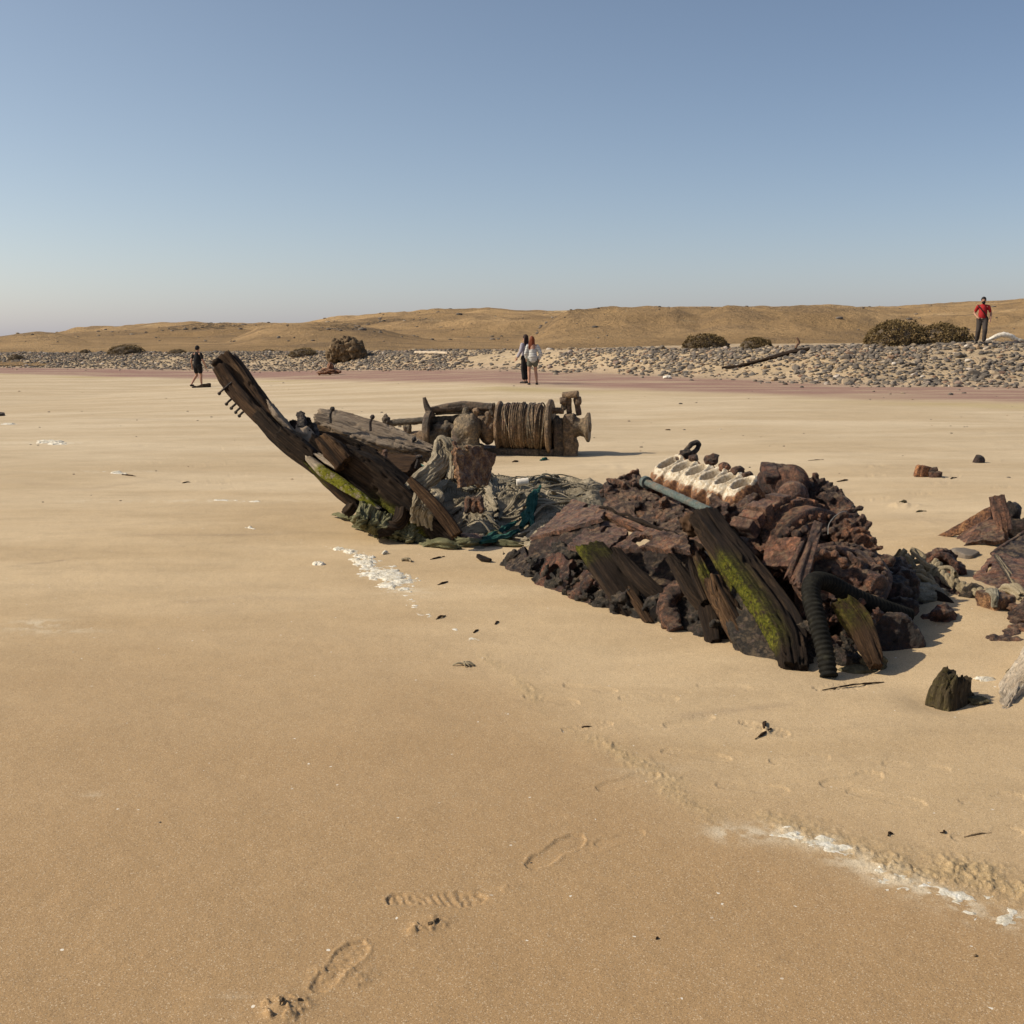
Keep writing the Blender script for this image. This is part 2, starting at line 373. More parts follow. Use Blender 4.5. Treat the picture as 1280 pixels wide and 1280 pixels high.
def m_hill():
    n = NT('hill_gravel'); p = n.pos()
    a = n.noise(n.scl(p, (1, 1, 3)), .022, 6, .6, .3); b = n.noise(p, .09, 6, .7); g = n.noise(p, 1.2, 6, .75)
    c = n.ramp(a, [(.3, (.30, .195, .095)), (.5, (.39, .255, .125)), (.68, (.53, .35, .175))])
    c = n.mix(n.ma('MULTIPLY', n.step(b, .45, .62), .62), c, (.215, .15, .088))
    c = n.mix(n.attr('gc') if False else n.ma('MULTIPLY', n.step(n.noise(n.scl(p, (.6, .3, 4)), .05, 4, .5, 1.2), .60, .70), .7), c, (.58, .42, .235))
    c = n.mix(n.ma('MULTIPLY', n.step(g, .55, .70), .65), c, (.10, .075, .05))
    c = n.mix(n.ma('MULTIPLY', n.attr('moss'), n.step(n.noise(p, .55, 5, .8), .42, .56)), c, (.115, .085, .055))
    return n.out(c, .95, n.bump(n.ma('ADD', g, n.ma('MULTIPLY', b, 2.)), .9, .9), .1)
def m_rust(name, dark=(.035, .018, .012), mid=(.105, .048, .028), hot=(.30, .115, .035), salt=.25, hotf=.5, sc=1., dust=.5):
    n = NT(name); p = n.pos()
    a = n.noise(p, 7*sc, 6, .65, .3); b = n.noise(p, 34*sc, 5, .7); c_ = n.noise(p, 130*sc, 4, .7)
    c = n.mix(n.step(n.ma('ADD', n.ma('MULTIPLY', a, .5), n.ma('MULTIPLY', b, .5)), .40, .66), dark, mid)
    c = n.mix(n.ma('MULTIPLY', n.step(n.ma('ADD', n.ma('MULTIPLY', a, .6), n.ma('MULTIPLY', c_, .4)), .50, .64), hotf), c, hot)
    c = n.mix(n.ma('MULTIPLY', n.step(n.noise(p, 11*sc, 5, .6, .5), .55, .68), .5), c, (.135, .085, .075))
    c = n.mix(n.ma('MULTIPLY', n.step(n.noise(p, 90*sc, 4, .75), .60, .72), salt), c, (.42, .35, .27))
    c = n.mix(.85, c, n.ramp(n.ma('ADD', n.ma('MULTIPLY', c_, .55), n.ma('MULTIPLY', b, .45)), [(.36, .22), (.46, .8), (.55, 1.2), (.68, 2.0)]), 'MULTIPLY')
    # wind-blown sand lying on upward faces
    nb = n.bump(n.ma('ADD', b, n.ma('MULTIPLY', c_, .9)), 1., .022)
    nb = n.bump(n.vor(p, 26*sc), .35, .02, nb)
    hv = n.rnd(); c = n.mix(n.ma('MULTIPLY', hv, .45), c, n.mix(1., c, (1.55, 1.05, .80), 'MULTIPLY'))
    up = n.step(n.z(n.nrm())[2], .35, .95); c = n.mix(n.ma('MULTIPLY', n.ma('MULTIPLY', up, n.step(n.noise(p, 20, 5, .7), .45, .62)), dust), c, (.34, .235, .135))
    return n.out(c, n.ma('ADD', .30, n.ma('MULTIPLY', b, .55)), nb, .5)
def m_wood(name, a, b, c3, mosscol=(.125, .128, .011), crack=.8):
    n = NT(name); g = n.attr('gc', True); p = n.pos()
    gr = n.noise(n.scl(g, (4., 85, 85)), 1., 6, .72, .3); big = n.noise(n.scl(g, (2, 9, 9)), 1., 5, .6); fi = n.noise(n.scl(g, (22, 270, 270)), 1., 4, .75)
    c = n.ramp(n.ma('ADD', n.ma('MULTIPLY', gr, .6), n.ma('MULTIPLY', big, .4)), [(.32, a), (.5, b), (.66, c3)])
    c = n.mix(.7, c, n.ramp(fi, [(.3, .3), (.5, 1.), (.7, 1.6)]), 'MULTIPLY')
    c = n.mix(n.ma('MULTIPLY', n.step(n.noise(n.scl(g, (1.2, 26, 26)), 1., 4, .6), .56, .63), crack), c, (.014, .010, .008))
    mo = n.ma('MULTIPLY', n.attr('moss'), n.step(n.ma('ADD', n.noise(p, 16, 5, .7), n.ma('MULTIPLY', n.noise(p, 80, 3, .6), .35)), .48, .74))
    c = n.mix(mo, c, n.ramp(n.noise(p, 60, 4, .7), [(.32, (.020, .026, .004)), (.5, mosscol), (.68, (.29, .27, .03))]))
    nb = n.bump(n.ma('ADD', n.ma('MULTIPLY', gr, 1.3), fi), 1., .016)
    nb = n.bump(n.ma('MULTIPLY', n.noise(p, 140, 3, .8), mo), .8, .02, nb)
    return n.out(c, .85, nb, .2)
def m_noise(name, stops, sc=10, det=5, bs=.5, bd=.01, ro=.9, spec=.2, rnd=0., bsc=None, metal=0.):
    n = NT(name); p = n.pos(); f = n.noise(p, sc, det, .65, .2)
    if rnd: f = n.ma('ADD', n.ma('MULTIPLY', f, 1-rnd), n.ma('MULTIPLY', n.rnd(), rnd))
    c = n.ramp(f, stops); c = n.mix(.5, c, n.ramp(n.noise(p, (bsc or sc)*4, 4, .7), [(.3, .5), (.5, 1.), (.7, 1.4)]), 'MULTIPLY')
    nb = n.bump(n.noise(p, bsc or sc*3, 5, .7), bs, bd); return n.out(c, ro, nb, spec, metal)
def m_stone(name, attr):
    n = NT(name); p = n.pos(); r = n.attr('moss') if attr else n.rnd()
    c = n.ramp(r, [(0, (.080, .070, .060)), (.22, (.14, .118, .095)), (.45, (.20, .165, .13)), (.62, (.11, .094, .08)), (.75, (.30, .245, .18)), (.88, (.38, .285, .18)), (.96, (.21, .125, .085)), (1., (.56, .50, .42))])
    c = n.mix(.7, c, n.ramp(n.noise(p, 9, 5, .7), [(.3, .55), (.5, 1.), (.7, 1.35)]), 'MULTIPLY')
    return n.out(c, .85, n.bump(n.noise(p, 14, 5, .7), .5, .03), .25)
def m_net(name, st, teal=None):
    n = NT(name); g = n.attr('gc', True); p = n.pos()
    f = n.noise(n.scl(g, (3, 60, 60)), 1., 4, .65); b = n.noise(p, 5, 4, .6, .4)
    c = n.ramp(n.ma('ADD', n.ma('MULTIPLY', f, .45), n.ma('MULTIPLY', b, .55)), st)
    if teal: c = n.mix(n.ma('MULTIPLY', n.step(n.noise(p, 6., 3, .5, .6), .585, .62), .85), c, teal)
    w = n.vor(p, 170, 'DISTANCE_TO_EDGE'); c = n.mix(.75, c, n.ramp(w, [(.0, 1.25), (.10, 1.0), (.35, .45)]), 'MULTIPLY')
    nb = n.bump(n.ma('ADD', n.ma('MULTIPLY', f, 1.5), n.noise(p, 200, 3, .8)), .8, .012)
    return n.out(c, .95, nb, .1)
def m_plain(name, col, ro=.85, v=.25, sc=40, spec=.2):
    n = NT(name); p = n.pos(); c = n.mix(1., (*col, 1), n.ramp(n.noise(p, sc, 4, .6), [(.3, 1-v), (.7, 1+v)]), 'MULTIPLY')
    return n.out(c, ro, n.bump(n.noise(p, sc*1.5, 3, .6), .2, .01), spec)
M = dict(
    sand=m_sand(), hill=m_hill(),
    rust=m_rust('dark_rust', (.020, .009, .006), (.13, .058, .034), (.32, .135, .05), .2, .45), rust2=m_rust('brown_rust', (.028, .014, .009), (.17, .092, .056), (.40, .19, .08), .4, .5),
    rusthot=m_rust('orange_rust', (.08, .035, .02), (.31, .15, .066), (.56, .32, .14), .5, .7, 1.4),
    rustpurple=m_rust('plum_rust', (.050, .024, .015), (.235, .125, .078), (.38, .18, .08), .5, .3),
    rustblack=m_rust('black_rust', (.009, .006, .005), (.030, .018, .013), (.10, .04, .018), .06, .25),
    crust=m_rust('barnacle_crust', (.014, .010, .006), (.050, .036, .022), (.10, .075, .038), .35, .4, 1.6),
    woodd=m_wood('shade_dark_wood', (.008, .005, .0035), (.028, .017, .010), (.095, .060, .034)),  # dark wood, its colour lowered further to deepen faces in shade
    woodb=m_wood('brown_wood', (.015, .008, .005), (.066, .036, .018), (.20, .115, .055)),
    woodg=m_wood('bleached_grey_wood', (.12, .088, .062), (.33, .25, .175), (.50, .40, .29), crack=.55),
    woodp=m_wood('pale_driftwood', (.34, .25, .165), (.60, .49, .36), (.74, .64, .50), crack=.35),
    woodmud=m_wood('slimy_wood', (.024, .017, .010), (.075, .054, .030), (.19, .145, .085), (.13, .11, .03)),
    woodmoss_lit=m_wood('sunlit_mossy_strake', (.20, .15, .09), (.52, .42, .30), (.72, .62, .47), (.30, .30, .022), .3),  # moss on pale wood, sunlight put into its brighter colour
    platerust=m_rust('sunlit_orange_plate', (.10, .045, .022), (.34, .165, .07), (.62, .40, .20), .7, .8, 1.5),  # orange rust brightened in the colour, as if the sun struck it
    stone=m_stone('cobble_stone', False), stones=m_stone('cobble_stone_small', True),
    head=None, net=m_net('grey_brown_net', [(.34, (.10, .08, .052)), (.5, (.31, .26, .18)), (.66, (.50, .425, .31))]),
    net2=m_net('pale_grey_net', [(.34, (.10, .088, .06)), (.5, (.27, .24, .175)), (.66, (.44, .40, .31))]),
    netmoss=m_net('weedy_net', [(.34, (.05, .05, .025)), (.5, (.155, .15, .08)), (.66, (.28, .26, .155))]),
    teal=m_net('teal_net', [(.34, (.012, .045, .036)), (.5, (.03, .105, .083)), (.66, (.12, .24, .19))]),
    rope=m_net('tan_rope', [(.34, (.17, .13, .075)), (.5, (.36, .29, .185)), (.66, (.52, .44, .30))]),
    winch=m_rust('sandy_iron', (.10, .077, .045), (.265, .205, .125), (.36, .265, .15), .35, .5, .8),
    winchdark=m_rust('sandy_dark_iron', (.055, .042, .027), (.14, .108, .07), (.20, .145, .085), .2, .5, .8),
    pipe=m_rust('verdigris_paint', (.12, .17, .155), (.175, .235, .215), (.25, .15, .09), .35, .6, 1.3),
    hose=m_noise('black_rubber', [(.35, (.007, .007, .006)), (.6, (.016, .015, .012)), (.75, (.035, .034, .022))], 14, 5, .6, .006, .85, .12),
    bush=m_noise('shrub_leaf', [(.3, (.075, .054, .024)), (.5, (.165, .115, .05)), (.7, (.27, .185, .09))], 4, 5, .2, .01, .8, .15),
    twig=m_plain('shrub_wood', (.10, .075, .05)),
    clod=m_noise('sandy_mound', [(.3, (.085, .06, .036)), (.5, (.16, .113, .068)), (.7, (.27, .19, .11))], 3, 6, 1., .08, .95, .1),
    bone=m_noise('bleached_bone', [(.3, (.52, .46, .37)), (.55, (.72, .66, .56)), (.75, (.80, .76, .68))], 4, 5, .3, .02, .8),
    foam=m_noise('sea_foam', [(.3, (.52, .44, .30)), (.5, (.72, .66, .53)), (.7, (.80, .77, .69))], 30, 4, .9, .01, .7, .3),
    plastic=m_plain('white_plastic', (.74, .68, .58), .5, .12), skin=m_plain('skin', (.40, .22, .15), .6, .08),
    black=m_plain('black_cloth', (.012, .011, .012)), red=m_plain('red_cloth', (.33, .020, .022)), grey=m_plain('grey_trousers', (.055, .045, .040)),
    stripe=None, lilac=m_plain('lilac_grey_cloth', (.33, .31, .35)), denim=m_plain('olive_grey_shorts', (.115, .115, .090)),
    hairb=m_plain('dark_brown_hair', (.025, .012, .009), .6), hairr=m_plain('auburn_hair', (.165, .045, .018), .6), hairk=m_plain('black_hair', (.012, .010, .010), .6),
    shoe=m_plain('dark_shoe', (.035, .03, .028)), eye=m_plain('dark_eye', (.02, .015, .012), .3), wire=m_plain('grey_wire', (.30, .29, .26), .6),
    mud=m_noise('green_slime_stone', [(.3, (.05, .043, .022)), (.5, (.12, .10, .055)), (.7, (.21, .18, .10))], 12, 6, .9, .03, .85),
)
def m_head():
    n = NT('white_scaled_iron'); p = n.pos(); mo = n.attr('moss')
    a = n.noise(p, 9, 6, .65, .4); b = n.noise(p, 45, 5, .7); f = n.noise(p, 150, 4, .7)
    wht = n.ramp(b, [(.32, (.36, .26, .15)), (.5, (.62, .53, .39)), (.7, (.76, .71, .61))])
    rst = n.ramp(b, [(.32, (.06, .03, .02)), (.52, (.20, .10, .055)), (.7, (.42, .21, .07))])
    k = n.step(n.ma('ADD', n.ma('MULTIPLY', n.ma('SUBTRACT', n.ma('ADD', n.ma('MULTIPLY', a, .65), n.ma('MULTIPLY', b, .35)), .5), 2.1), mo), .10, .40)
    c = n.mix(k, wht, rst); c = n.mix(.5, c, n.ramp(f, [(.3, .5), (.5, 1.), (.7, 1.3)]), 'MULTIPLY')
    return n.out(c, .8, n.bump(n.ma('ADD', b, f), .6, .01), .25)
M['head'] = m_head()
def m_stripe():
    n = NT('white_knit_cloth'); p = n.pos(); w = n.nd('ShaderNodeTexWave', bands_direction='Z'); n.put(w.inputs['Vector'], p); w.inputs['Scale'].default_value = 5.5; w.inputs['Distortion'].default_value = 2.5
    c = n.ramp(w.outputs['Fac'], [(.2, (.30, .30, .29)), (.6, (.62, .61, .57))]); return n.out(c, .9, None, .15)
M['stripe'] = m_stripe()
# ---------------------------------------------------------------- sun, sky, camera
EL, AZ = math.radians(38), math.radians(-95)       # the sun stands to one side of the view, a little beyond the wreck
w = bpy.data.worlds.new("World"); SC.world = w; w.use_nodes = True
nt = w.node_tree; sky = nt.nodes.new('ShaderNodeTexSky'); sky.sky_type = 'NISHITA'; sky.sun_disc = False
sky.sun_elevation = EL; sky.sun_rotation = AZ; sky.altitude = 1000; sky.air_density = SKY_AIR; sky.dust_density = SKY_DUST; sky.ozone_density = SKY_OZ
bg = nt.nodes['Background']
mx = nt.nodes.new('ShaderNodeMix'); mx.data_type = 'RGBA'; mx.blend_type = 'MULTIPLY'; mx.inputs[0].default_value = 1; nt.links.new(sky.outputs[0], mx.inputs[6]); mx.inputs[7].default_value = (1.11, 1.005, .925, 1)
tc = nt.nodes.new('ShaderNodeTexCoord'); sx = nt.nodes.new('ShaderNodeSeparateXYZ'); nt.links.new(tc.outputs['Generated'], sx.inputs[0])      # salt haze low over the sea
m1 = nt.nodes.new('ShaderNodeMath'); m1.operation = 'MULTIPLY'; nt.links.new(sx.outputs[2], m1.inputs[0]); m1.inputs[1].default_value = -9.
m2 = nt.nodes.new('ShaderNodeMath'); m2.operation = 'EXPONENT'; nt.links.new(m1.outputs[0], m2.inputs[0])
ad = nt.nodes.new('ShaderNodeMix'); ad.data_type = 'RGBA'; ad.blend_type = 'ADD'; nt.links.new(m2.outputs[0], ad.inputs[0]); nt.links.new(mx.outputs[2], ad.inputs[6]); ad.inputs[7].default_value = (-.48, .24, 1.35, 1)
def wmath(op, a, b):
    q = nt.nodes.new('ShaderNodeMath'); q.operation = op
    for s_, v_ in zip(q.inputs, (a, b)):
        if isinstance(v_, (int, float)): s_.default_value = v_
        else: nt.links.new(v_, s_)
    return q.outputs[0]
glow = wmath('MULTIPLY', wmath('EXPONENT', wmath('MULTIPLY', sx.outputs[2], -2.4), 0), wmath('ADD', wmath('MULTIPLY', sx.outputs[0], -1.8), .25))      # brighter toward the sun's side
gm = nt.nodes.new('ShaderNodeVectorMath'); gm.operation = 'SCALE'; gm.inputs[0].default_value = (.72, .80, .66); nt.links.new(glow, gm.inputs['Scale'])
gs = nt.nodes.new('ShaderNodeVectorMath'); gs.operation = 'ADD'; nt.links.new(ad.outputs[2], gs.inputs[0]); nt.links.new(gm.outputs[0], gs.inputs[1])
gx_ = nt.nodes.new('ShaderNodeVectorMath'); gx_.operation = 'MAXIMUM'; nt.links.new(gs.outputs[0], gx_.inputs[0]); gx_.inputs[1].default_value = (.2, .2, .2)
nt.links.new(gx_.outputs[0], bg.inputs[0]); bg.inputs[1].default_value = SKY_STR
sl = bpy.data.lights.new('sun', 'SUN'); sl.energy = SUN_E; sl.angle = math.radians(.55); sl.color = (1, .90, .735)
so = bpy.data.objects.new('sun', sl); COL.objects.link(so)
sdir = Vector((math.cos(EL)*math.sin(AZ), math.cos(EL)*math.cos(AZ), math.sin(EL)))
so.rotation_euler = sdir.to_track_quat('Z', 'Y').to_euler(); so.location = (-30, 10, 30)
cd = bpy.data.cameras.new('camera'); cd.sensor_width = 36; cd.lens = 36*F/1280; cd.clip_start = .05; cd.clip_end = 20000
co = bpy.data.objects.new('camera', cd); co.location = (0, 0, CAMZ); co.rotation_euler = (math.radians(90)-PITCH, 0, 0); COL.objects.link(co); SC.camera = co
vs = SC.view_settings; vs.view_transform = 'Standard'; vs.look = 'None'; vs.exposure = EXPO; vs.gamma = 1; vs.use_curve_mapping = False

# ---------------------------------------------------------------- the sand
def polyd(x, y, pts):
    """distance to a line on the sand, signed side (+ = to its right when walking along it), and how far along"""
    best = np.full(x.shape, 1e9); sg = np.zeros(x.shape); al = np.zeros(x.shape); acc = 0
    for (ax, ay), (bx, by) in zip(pts[:-1], pts[1:]):
        dx, dy = bx-ax, by-ay; L2 = dx*dx+dy*dy; t = np.clip(((x-ax)*dx+(y-ay)*dy)/L2, 0, 1)
        d = np.hypot(x-ax-t*dx, y-ay-t*dy); k = d < best; best = np.where(k, d, best); sg = np.where(k, (x-ax)*dy-(y-ay)*dx, sg); al = np.where(k, acc+t*math.sqrt(L2), al); acc += math.sqrt(L2)
    return best, np.sign(sg), al
gline = lambda pts: [tuple(G(a, b)[:2]) for a, b in pts]
DRIFT = gline([(560, 790), (640, 845), (690, 895), (745, 930), (800, 958), (855, 990), (905, 1018), (985, 1032), (1060, 1060), (1140, 1085), (1220, 1100), (1300, 1112), (1500, 1150)])
FOAM1 = gline([(376, 683), (400, 685), (425, 690), (448, 697), (468, 707), (484, 719), (500, 731), (516, 742), (534, 738)])
FOAM1B = gline([(508, 735), (512, 750), (528, 768), (550, 778), (572, 793), (600, 806), (622, 828), (648, 832)])
FOAM2 = gline([(905, 1040), (950, 1042), (990, 1045), (1030, 1058), (1070, 1078), (1110, 1098), (1150, 1112), (1190, 1128), (1225, 1142), (1262, 1150), (1300, 1158)])
DARKS = [gline([(0, 712), (60, 705), (110, 698)]), gline([(120, 668), (240, 672), (400, 664)]), gline([(70, 524), (150, 523), (250, 527)]), gline([(820, 900), (900, 892), (1010, 880)]), gline([(1100, 640), (1180, 652), (1280, 660)]),
         gline([(0, 600), (110, 612), (220, 596)]), gline([(330, 512), (420, 510), (480, 508)]), gline([(200, 757), (300, 748), (420, 752)])]
FEET = [((695, 1063), (27, -16), .29, 1, 0), ((546, 1123), (40, -1), .30, 1, 1), ((425, 1206), (12, -14), .26, 1, 1), ((786, 977), (34, -9), .29, .8, 0), ((955, 912), (20, 6), .24, 1, 1),
        ((870, 944), (22, 3), .28, .9, 0), ((1065, 976), (22, -4), .28, .55, 0), ((1108, 998), (22, 4), .28, .4, 0), ((738, 862), (24, 3), .27, .55, 0), ((690, 876), (22, 3), .27, .5, 0), ((812, 875), (25, 0), .28, .5, 0),
        ((862, 903), (22, -4), .26, .5, 0), ((735, 910), (20, -3), .24, .45, 1), ((940, 985), (22, 2), .27, .35, 0), ((1000, 950), (22, -2), .26, .4, 0), ((1240, 1000), (22, -2), .26, .4, 0), ((1235, 1045), (22, -3), .27, .4, 0), ((1145, 960), (20, 2), .25, .35, 0),
        ((905, 862), (18, 1), .26, .35, 0), ((1050, 860), (24, -3), .30, .5, 1), ((775, 1048), (14, -4), .2, .3, 0)]
for k in range(26):
    FEET.append(((rng.uniform(170, 370), rng.uniform(545, 610)), (14, -1), .3, .9, 1))
for k in range(16): FEET.append(((rng.uniform(650, 1270), rng.uniform(495, 545)), (14, -1), .3, .8, 1))
for k in range(8): FEET.append(((rng.uniform(1090, 1270), rng.uniform(575, 630)), (14, -1), .3, .7, 1))
CLODS = []
def sand_height(x, y):
    d0 = np.hypot(x, y); at = {}
    z = macro(x, y)
    near = (1-ss(9, 18, d0))
    z = z+.03*f2(x, y, .22, .4, 3, 4)*ss(1.5, 6, d0)+.06*f2(x, y, .05, .12, 9, 3)*ss(12, 40, d0)
    z = z+near*(.010*f2(x, y, 1.1, 1.3, 5, 4)+.0022*f2(x, y, 9, 11, 6, 4))
    rp = ss(.35, .7, .5+.5*f2(x, y, .35, .35, 12, 2))*ss(5.5, 7.5, y)*(1-ss(13, 20, y))*ss(.5, 2., x)
    z = z+rp*.006*np.sin((x*.55+y*.85+.25*f2(x, y, 1.2, 1.2, 15, 3))*2*math.pi/.13)
    # drift line
    dd, sd, al = polyd(x, y, DRIFT); wob = .05*f2(x, y, 5, 5, 21, 4); k = dd*1.0
    wid = np.interp(al, [0, 1.5, 3.2, 4.2, 5.5], [.03, .05, .09, .17, .26])
    inside = np.exp(-((dd+sd*wob+sd*0)/wid)**2)*(1-ss(12, 16, d0))
    cr = np.abs(f2(x, y, 34, 34, 23, 3)); gran = f2(x, y, 60, 60, 25, 3)
    z = z+inside*(.008+.016*np.maximum(gran, -.2)+.018*np.maximum(f2(x, y, 18, 18, 29, 3), 0))*ss(-.45, .35, f2(x, y, 4, 4, 30, 3))*np.interp(al, [0, 1, 2.6, 3.6, 4.5], [.15, .4, .7, 1.3, 2.1])
    at['drift'] = np.clip(inside*1.1, 0, 1)*np.interp(al, [0, 1, 3, 4.5], [.1, .3, .5, .85])*ss(-.6, .3, f2(x, y, 4, 4, 30, 3))
    at['damp'] = np.clip((1-ss(2.3, 8.5, d0+.5*f2(x, y, .5, .5, 27, 3)))*(.22+.78*ss(-.55, .45, sd*dd+.12*f2(x, y, 1.2, 1.2, 28, 3))), 0, 1)  # damp sand; nearness also darkens it, standing in for grazing light farther off
    # thin wet streaks
    stv = np.zeros_like(x)
    for L, wd, am in zip(DARKS, (.02, .07, .2, .035, .16, .12, .3, .05), (.5, .30, .3, .35, .22, .22, .3, .25)):
        q, _, a_ = polyd(x, y, L); n_ = .5+.5*f2(x, y, 1.5, 6, 31, 3); Lm = sum(math.dist(a, b) for a, b in zip(L[:-1], L[1:]))
        stv = np.maximum(stv, am*np.exp(-(q/wd)**2)*n_*1.5*ss(0, .25*Lm, a_)*(1-ss(.75*Lm, Lm, a_)))
    at['dry'] = ss(6., 20, d0+2*f2(x, y, .12, .3, 33, 3))
    at['streak'] = np.clip(stv, 0, 1)
    # bare foam stains
    pl = np.zeros_like(x)
    for (a, b, sx, sy, am) in ((45, 783, .16, .10, .55), (75, 790, .22, .06, .35), (120, 995, .05, .03, .3), (290, 1262, .05, .06, .35), (330, 665, .2, .1, .1), (68, 553, .6, .16, .8), (800, 962, .22, .1, .10), (510, 742, .16, .14, .35), (240, 626, 1.3, .1, .35), (130, 590, 1.0, .12, .3), (560, 1260, .2, .05, .0)):
        g = G(a, b); q = ((x-g[0])/sx)**2+((y-g[1])/sy)**2
        pl = np.maximum(pl, am*np.exp(-q)*ss(-.2, .35, f2(x, y, 9, 30, 41+a, 4)))
    d2, s2, a2 = polyd(x, y, FOAM2); pl = np.maximum(pl, .55*np.exp(-((d2+.02*f2(x, y, 8, 8, 45, 3))/.07)**2)*ss(-.25, .3, f2(x, y, 22, 22, 47, 4)))
    at['pale'] = np.clip(pl, 0, 1)
    # bands across the far beach
    e = 3*f2(x, y, .05, .05, 51, 4)+.7*f2(x, y, .6, .6, 53, 3)
    ym = np.interp(x, *YM); ys = np.interp(x, *YS)
    t = (y+e-ym)/(ys-ym)
    at['mauve'] = ss(-.05, .22, t)*(1-ss(.75, 1.3, t))*np.where(y > 14, 1, 0)*np.interp(x, [-30, 0, 6, 12], [1, 1, 1, .95])
    at['olive'] = np.exp(-((t+.08)/.09)**2)*np.where(y > 14, 1, 0)*ss(-.1, .4, f2(x, y, .05, .2, 57, 3))
    at['rocky'] = ss(.7, 1.5, t)*np.where(y > 14, 1, 0)
    z = z+at['rocky']*(.07*f2(x, y, .8, .8, 61, 4))
    z = z+ss(.1, .5, t)*(1-ss(.9, 1.2, t))*.03*f2(x, y, .7, 1.5, 63, 4)*np.where(y > 14, 1, 0)
    # footprints
    for i, ((a, b), (hx, hy), ln, dep, tread) in enumerate(FEET):
        g = G(a, b); g2 = G(a+hx, b+hy); h = nz((g2-g)[:2]); r = np.hypot(x-g[0], y-g[1]); m = r < .34
        if not m.any(): continue
        dx, dy = x[m]-g[0], y[m]-g[1]; wv = .012*f2(x[m], y[m], 14, 14, 70+i, 3); u = (dx*h[0]+dy*h[1])/(ln/2)+wv*4; v = (-dx*h[1]+dy*h[0])+wv
        half = np.interp(u, [-1.02, -.95, -.6, -.15, .45, .85, 1.02], [0, .024, .036, .030, .046, .032, 0])*ln/.28
        ins = half-np.abs(v)
        dpt = ss(-.001, .0045, ins)*(np.abs(u) < 1.05); rim = np.exp(-((ins+.008)/.005)**2)*(np.abs(u) < 1.08)
        dep = dep*.78 if dep > .7 else dep*1.45
        q = -.0060*dep*dpt*(.5+.6*np.abs(u))+.0045*dep*rim*(.5+.8*f2(x[m], y[m], 25, 25, 75+i, 2))
        if tread: q = q+dpt*dep*(.0020*np.sin(u*34+v*70+4*f2(x[m], y[m], 26, 26, 79, 3))+.0045*f2(x[m], y[m], 50, 50, 77, 3))
        zz = z[m]; z[m] = zz+q
    # kicked-up crumbs by the prints
    for (a, b, r0, h0) in ((350, 1262, .045, .03), (536, 1155, .04, .016), (517, 1164, .02, .01), (405, 1215, .03, .014), (955, 915, .05, .014), (640, 1110, .03, .006), (1126, 631, .16, .03), (1250, 575, .05, .01), (1040, 615, .12, .03), (440, 1222, .05, .006), (362, 1254, .05, .007)):
        g = G(a, b); q = ((x-g[0])**2+(y-g[1])**2)/r0**2; m = q < 6
        if m.any(): z[m] = z[m]+h0*np.exp(-q[m])*(.35+1.6*np.maximum(0, f2(x[m], y[m], 40 if r0 < .1 else 9, 40 if r0 < .1 else 9, 83, 3)))
    # sand banked up and scoured round the wreck
    for (a, b, r0, h0) in ((1085, 842, .35, -.025), (1150, 850, .5, .02), (760, 775, .4, .012), (930, 840, .35, .02), (1200, 870, .3, -.02), (1175, 878, .16, -.025), (1240, 800, .5, .03), (640, 722, .4, .01), (1140, 740, .7, .06), (1230, 775, .35, .05), (480, 685, .6, .02), (670, 570, 1.2, -.03), (1205, 690, .6, .04)):
        g = G(a, b); z = z+h0*np.exp(-((x-g[0])**2+(y-g[1])**2)/r0**2)
    return z, at
rows = [0.02, .5, 1.0, 1.4, 1.7, 1.9]
pyv = 1450.
while True:
    a = PITCH+math.atan((pyv-640)/F); d = CAMZ/math.tan(a)
    if d > 36: break
    rows.append(d); pyv -= 1.45*GSTEP
d = rows[-1]
while d < 130: d *= 1.0035+.00004*(d-36)/10; rows.append(d)
while d < 6000: d *= 1.12; rows.append(d)
rows = A(rows)
th = np.r_[np.linspace(-math.pi, math.radians(-34), 50)[:-1], np.radians(np.linspace(-34, 34, int(1080/GSTEP))), np.linspace(math.radians(34), math.pi, 50)[1:-1]]
Rr, Th = np.meshgrid(rows, th, indexing='ij'); X = Rr*np.sin(Th); Y = Rr*np.cos(Th)
Z, AT = sand_height(X.ravel(), Y.ravel())
mb = MB(); mb.add(np.stack([X.ravel(), Y.ravel(), Z], -1), [grid_faces(len(rows), len(th), True)[:, ::-1]])
gd = mb.build('sand_beach', M['sand']); gd['kind'] = 'structure'
for k, v in AT.items():
    a = gd.data.attributes.new(k, 'FLOAT', 'POINT'); a.data.foreach_set('value', v.astype(np.float32))
def zat(x, y):
    zz, _ = sand_height(A([float(x)]), A([float(y)])); return float(zz[0])
def GS(px, py):
    g = G(px, py); return A([g[0], g[1], zat(g[0], g[1])])

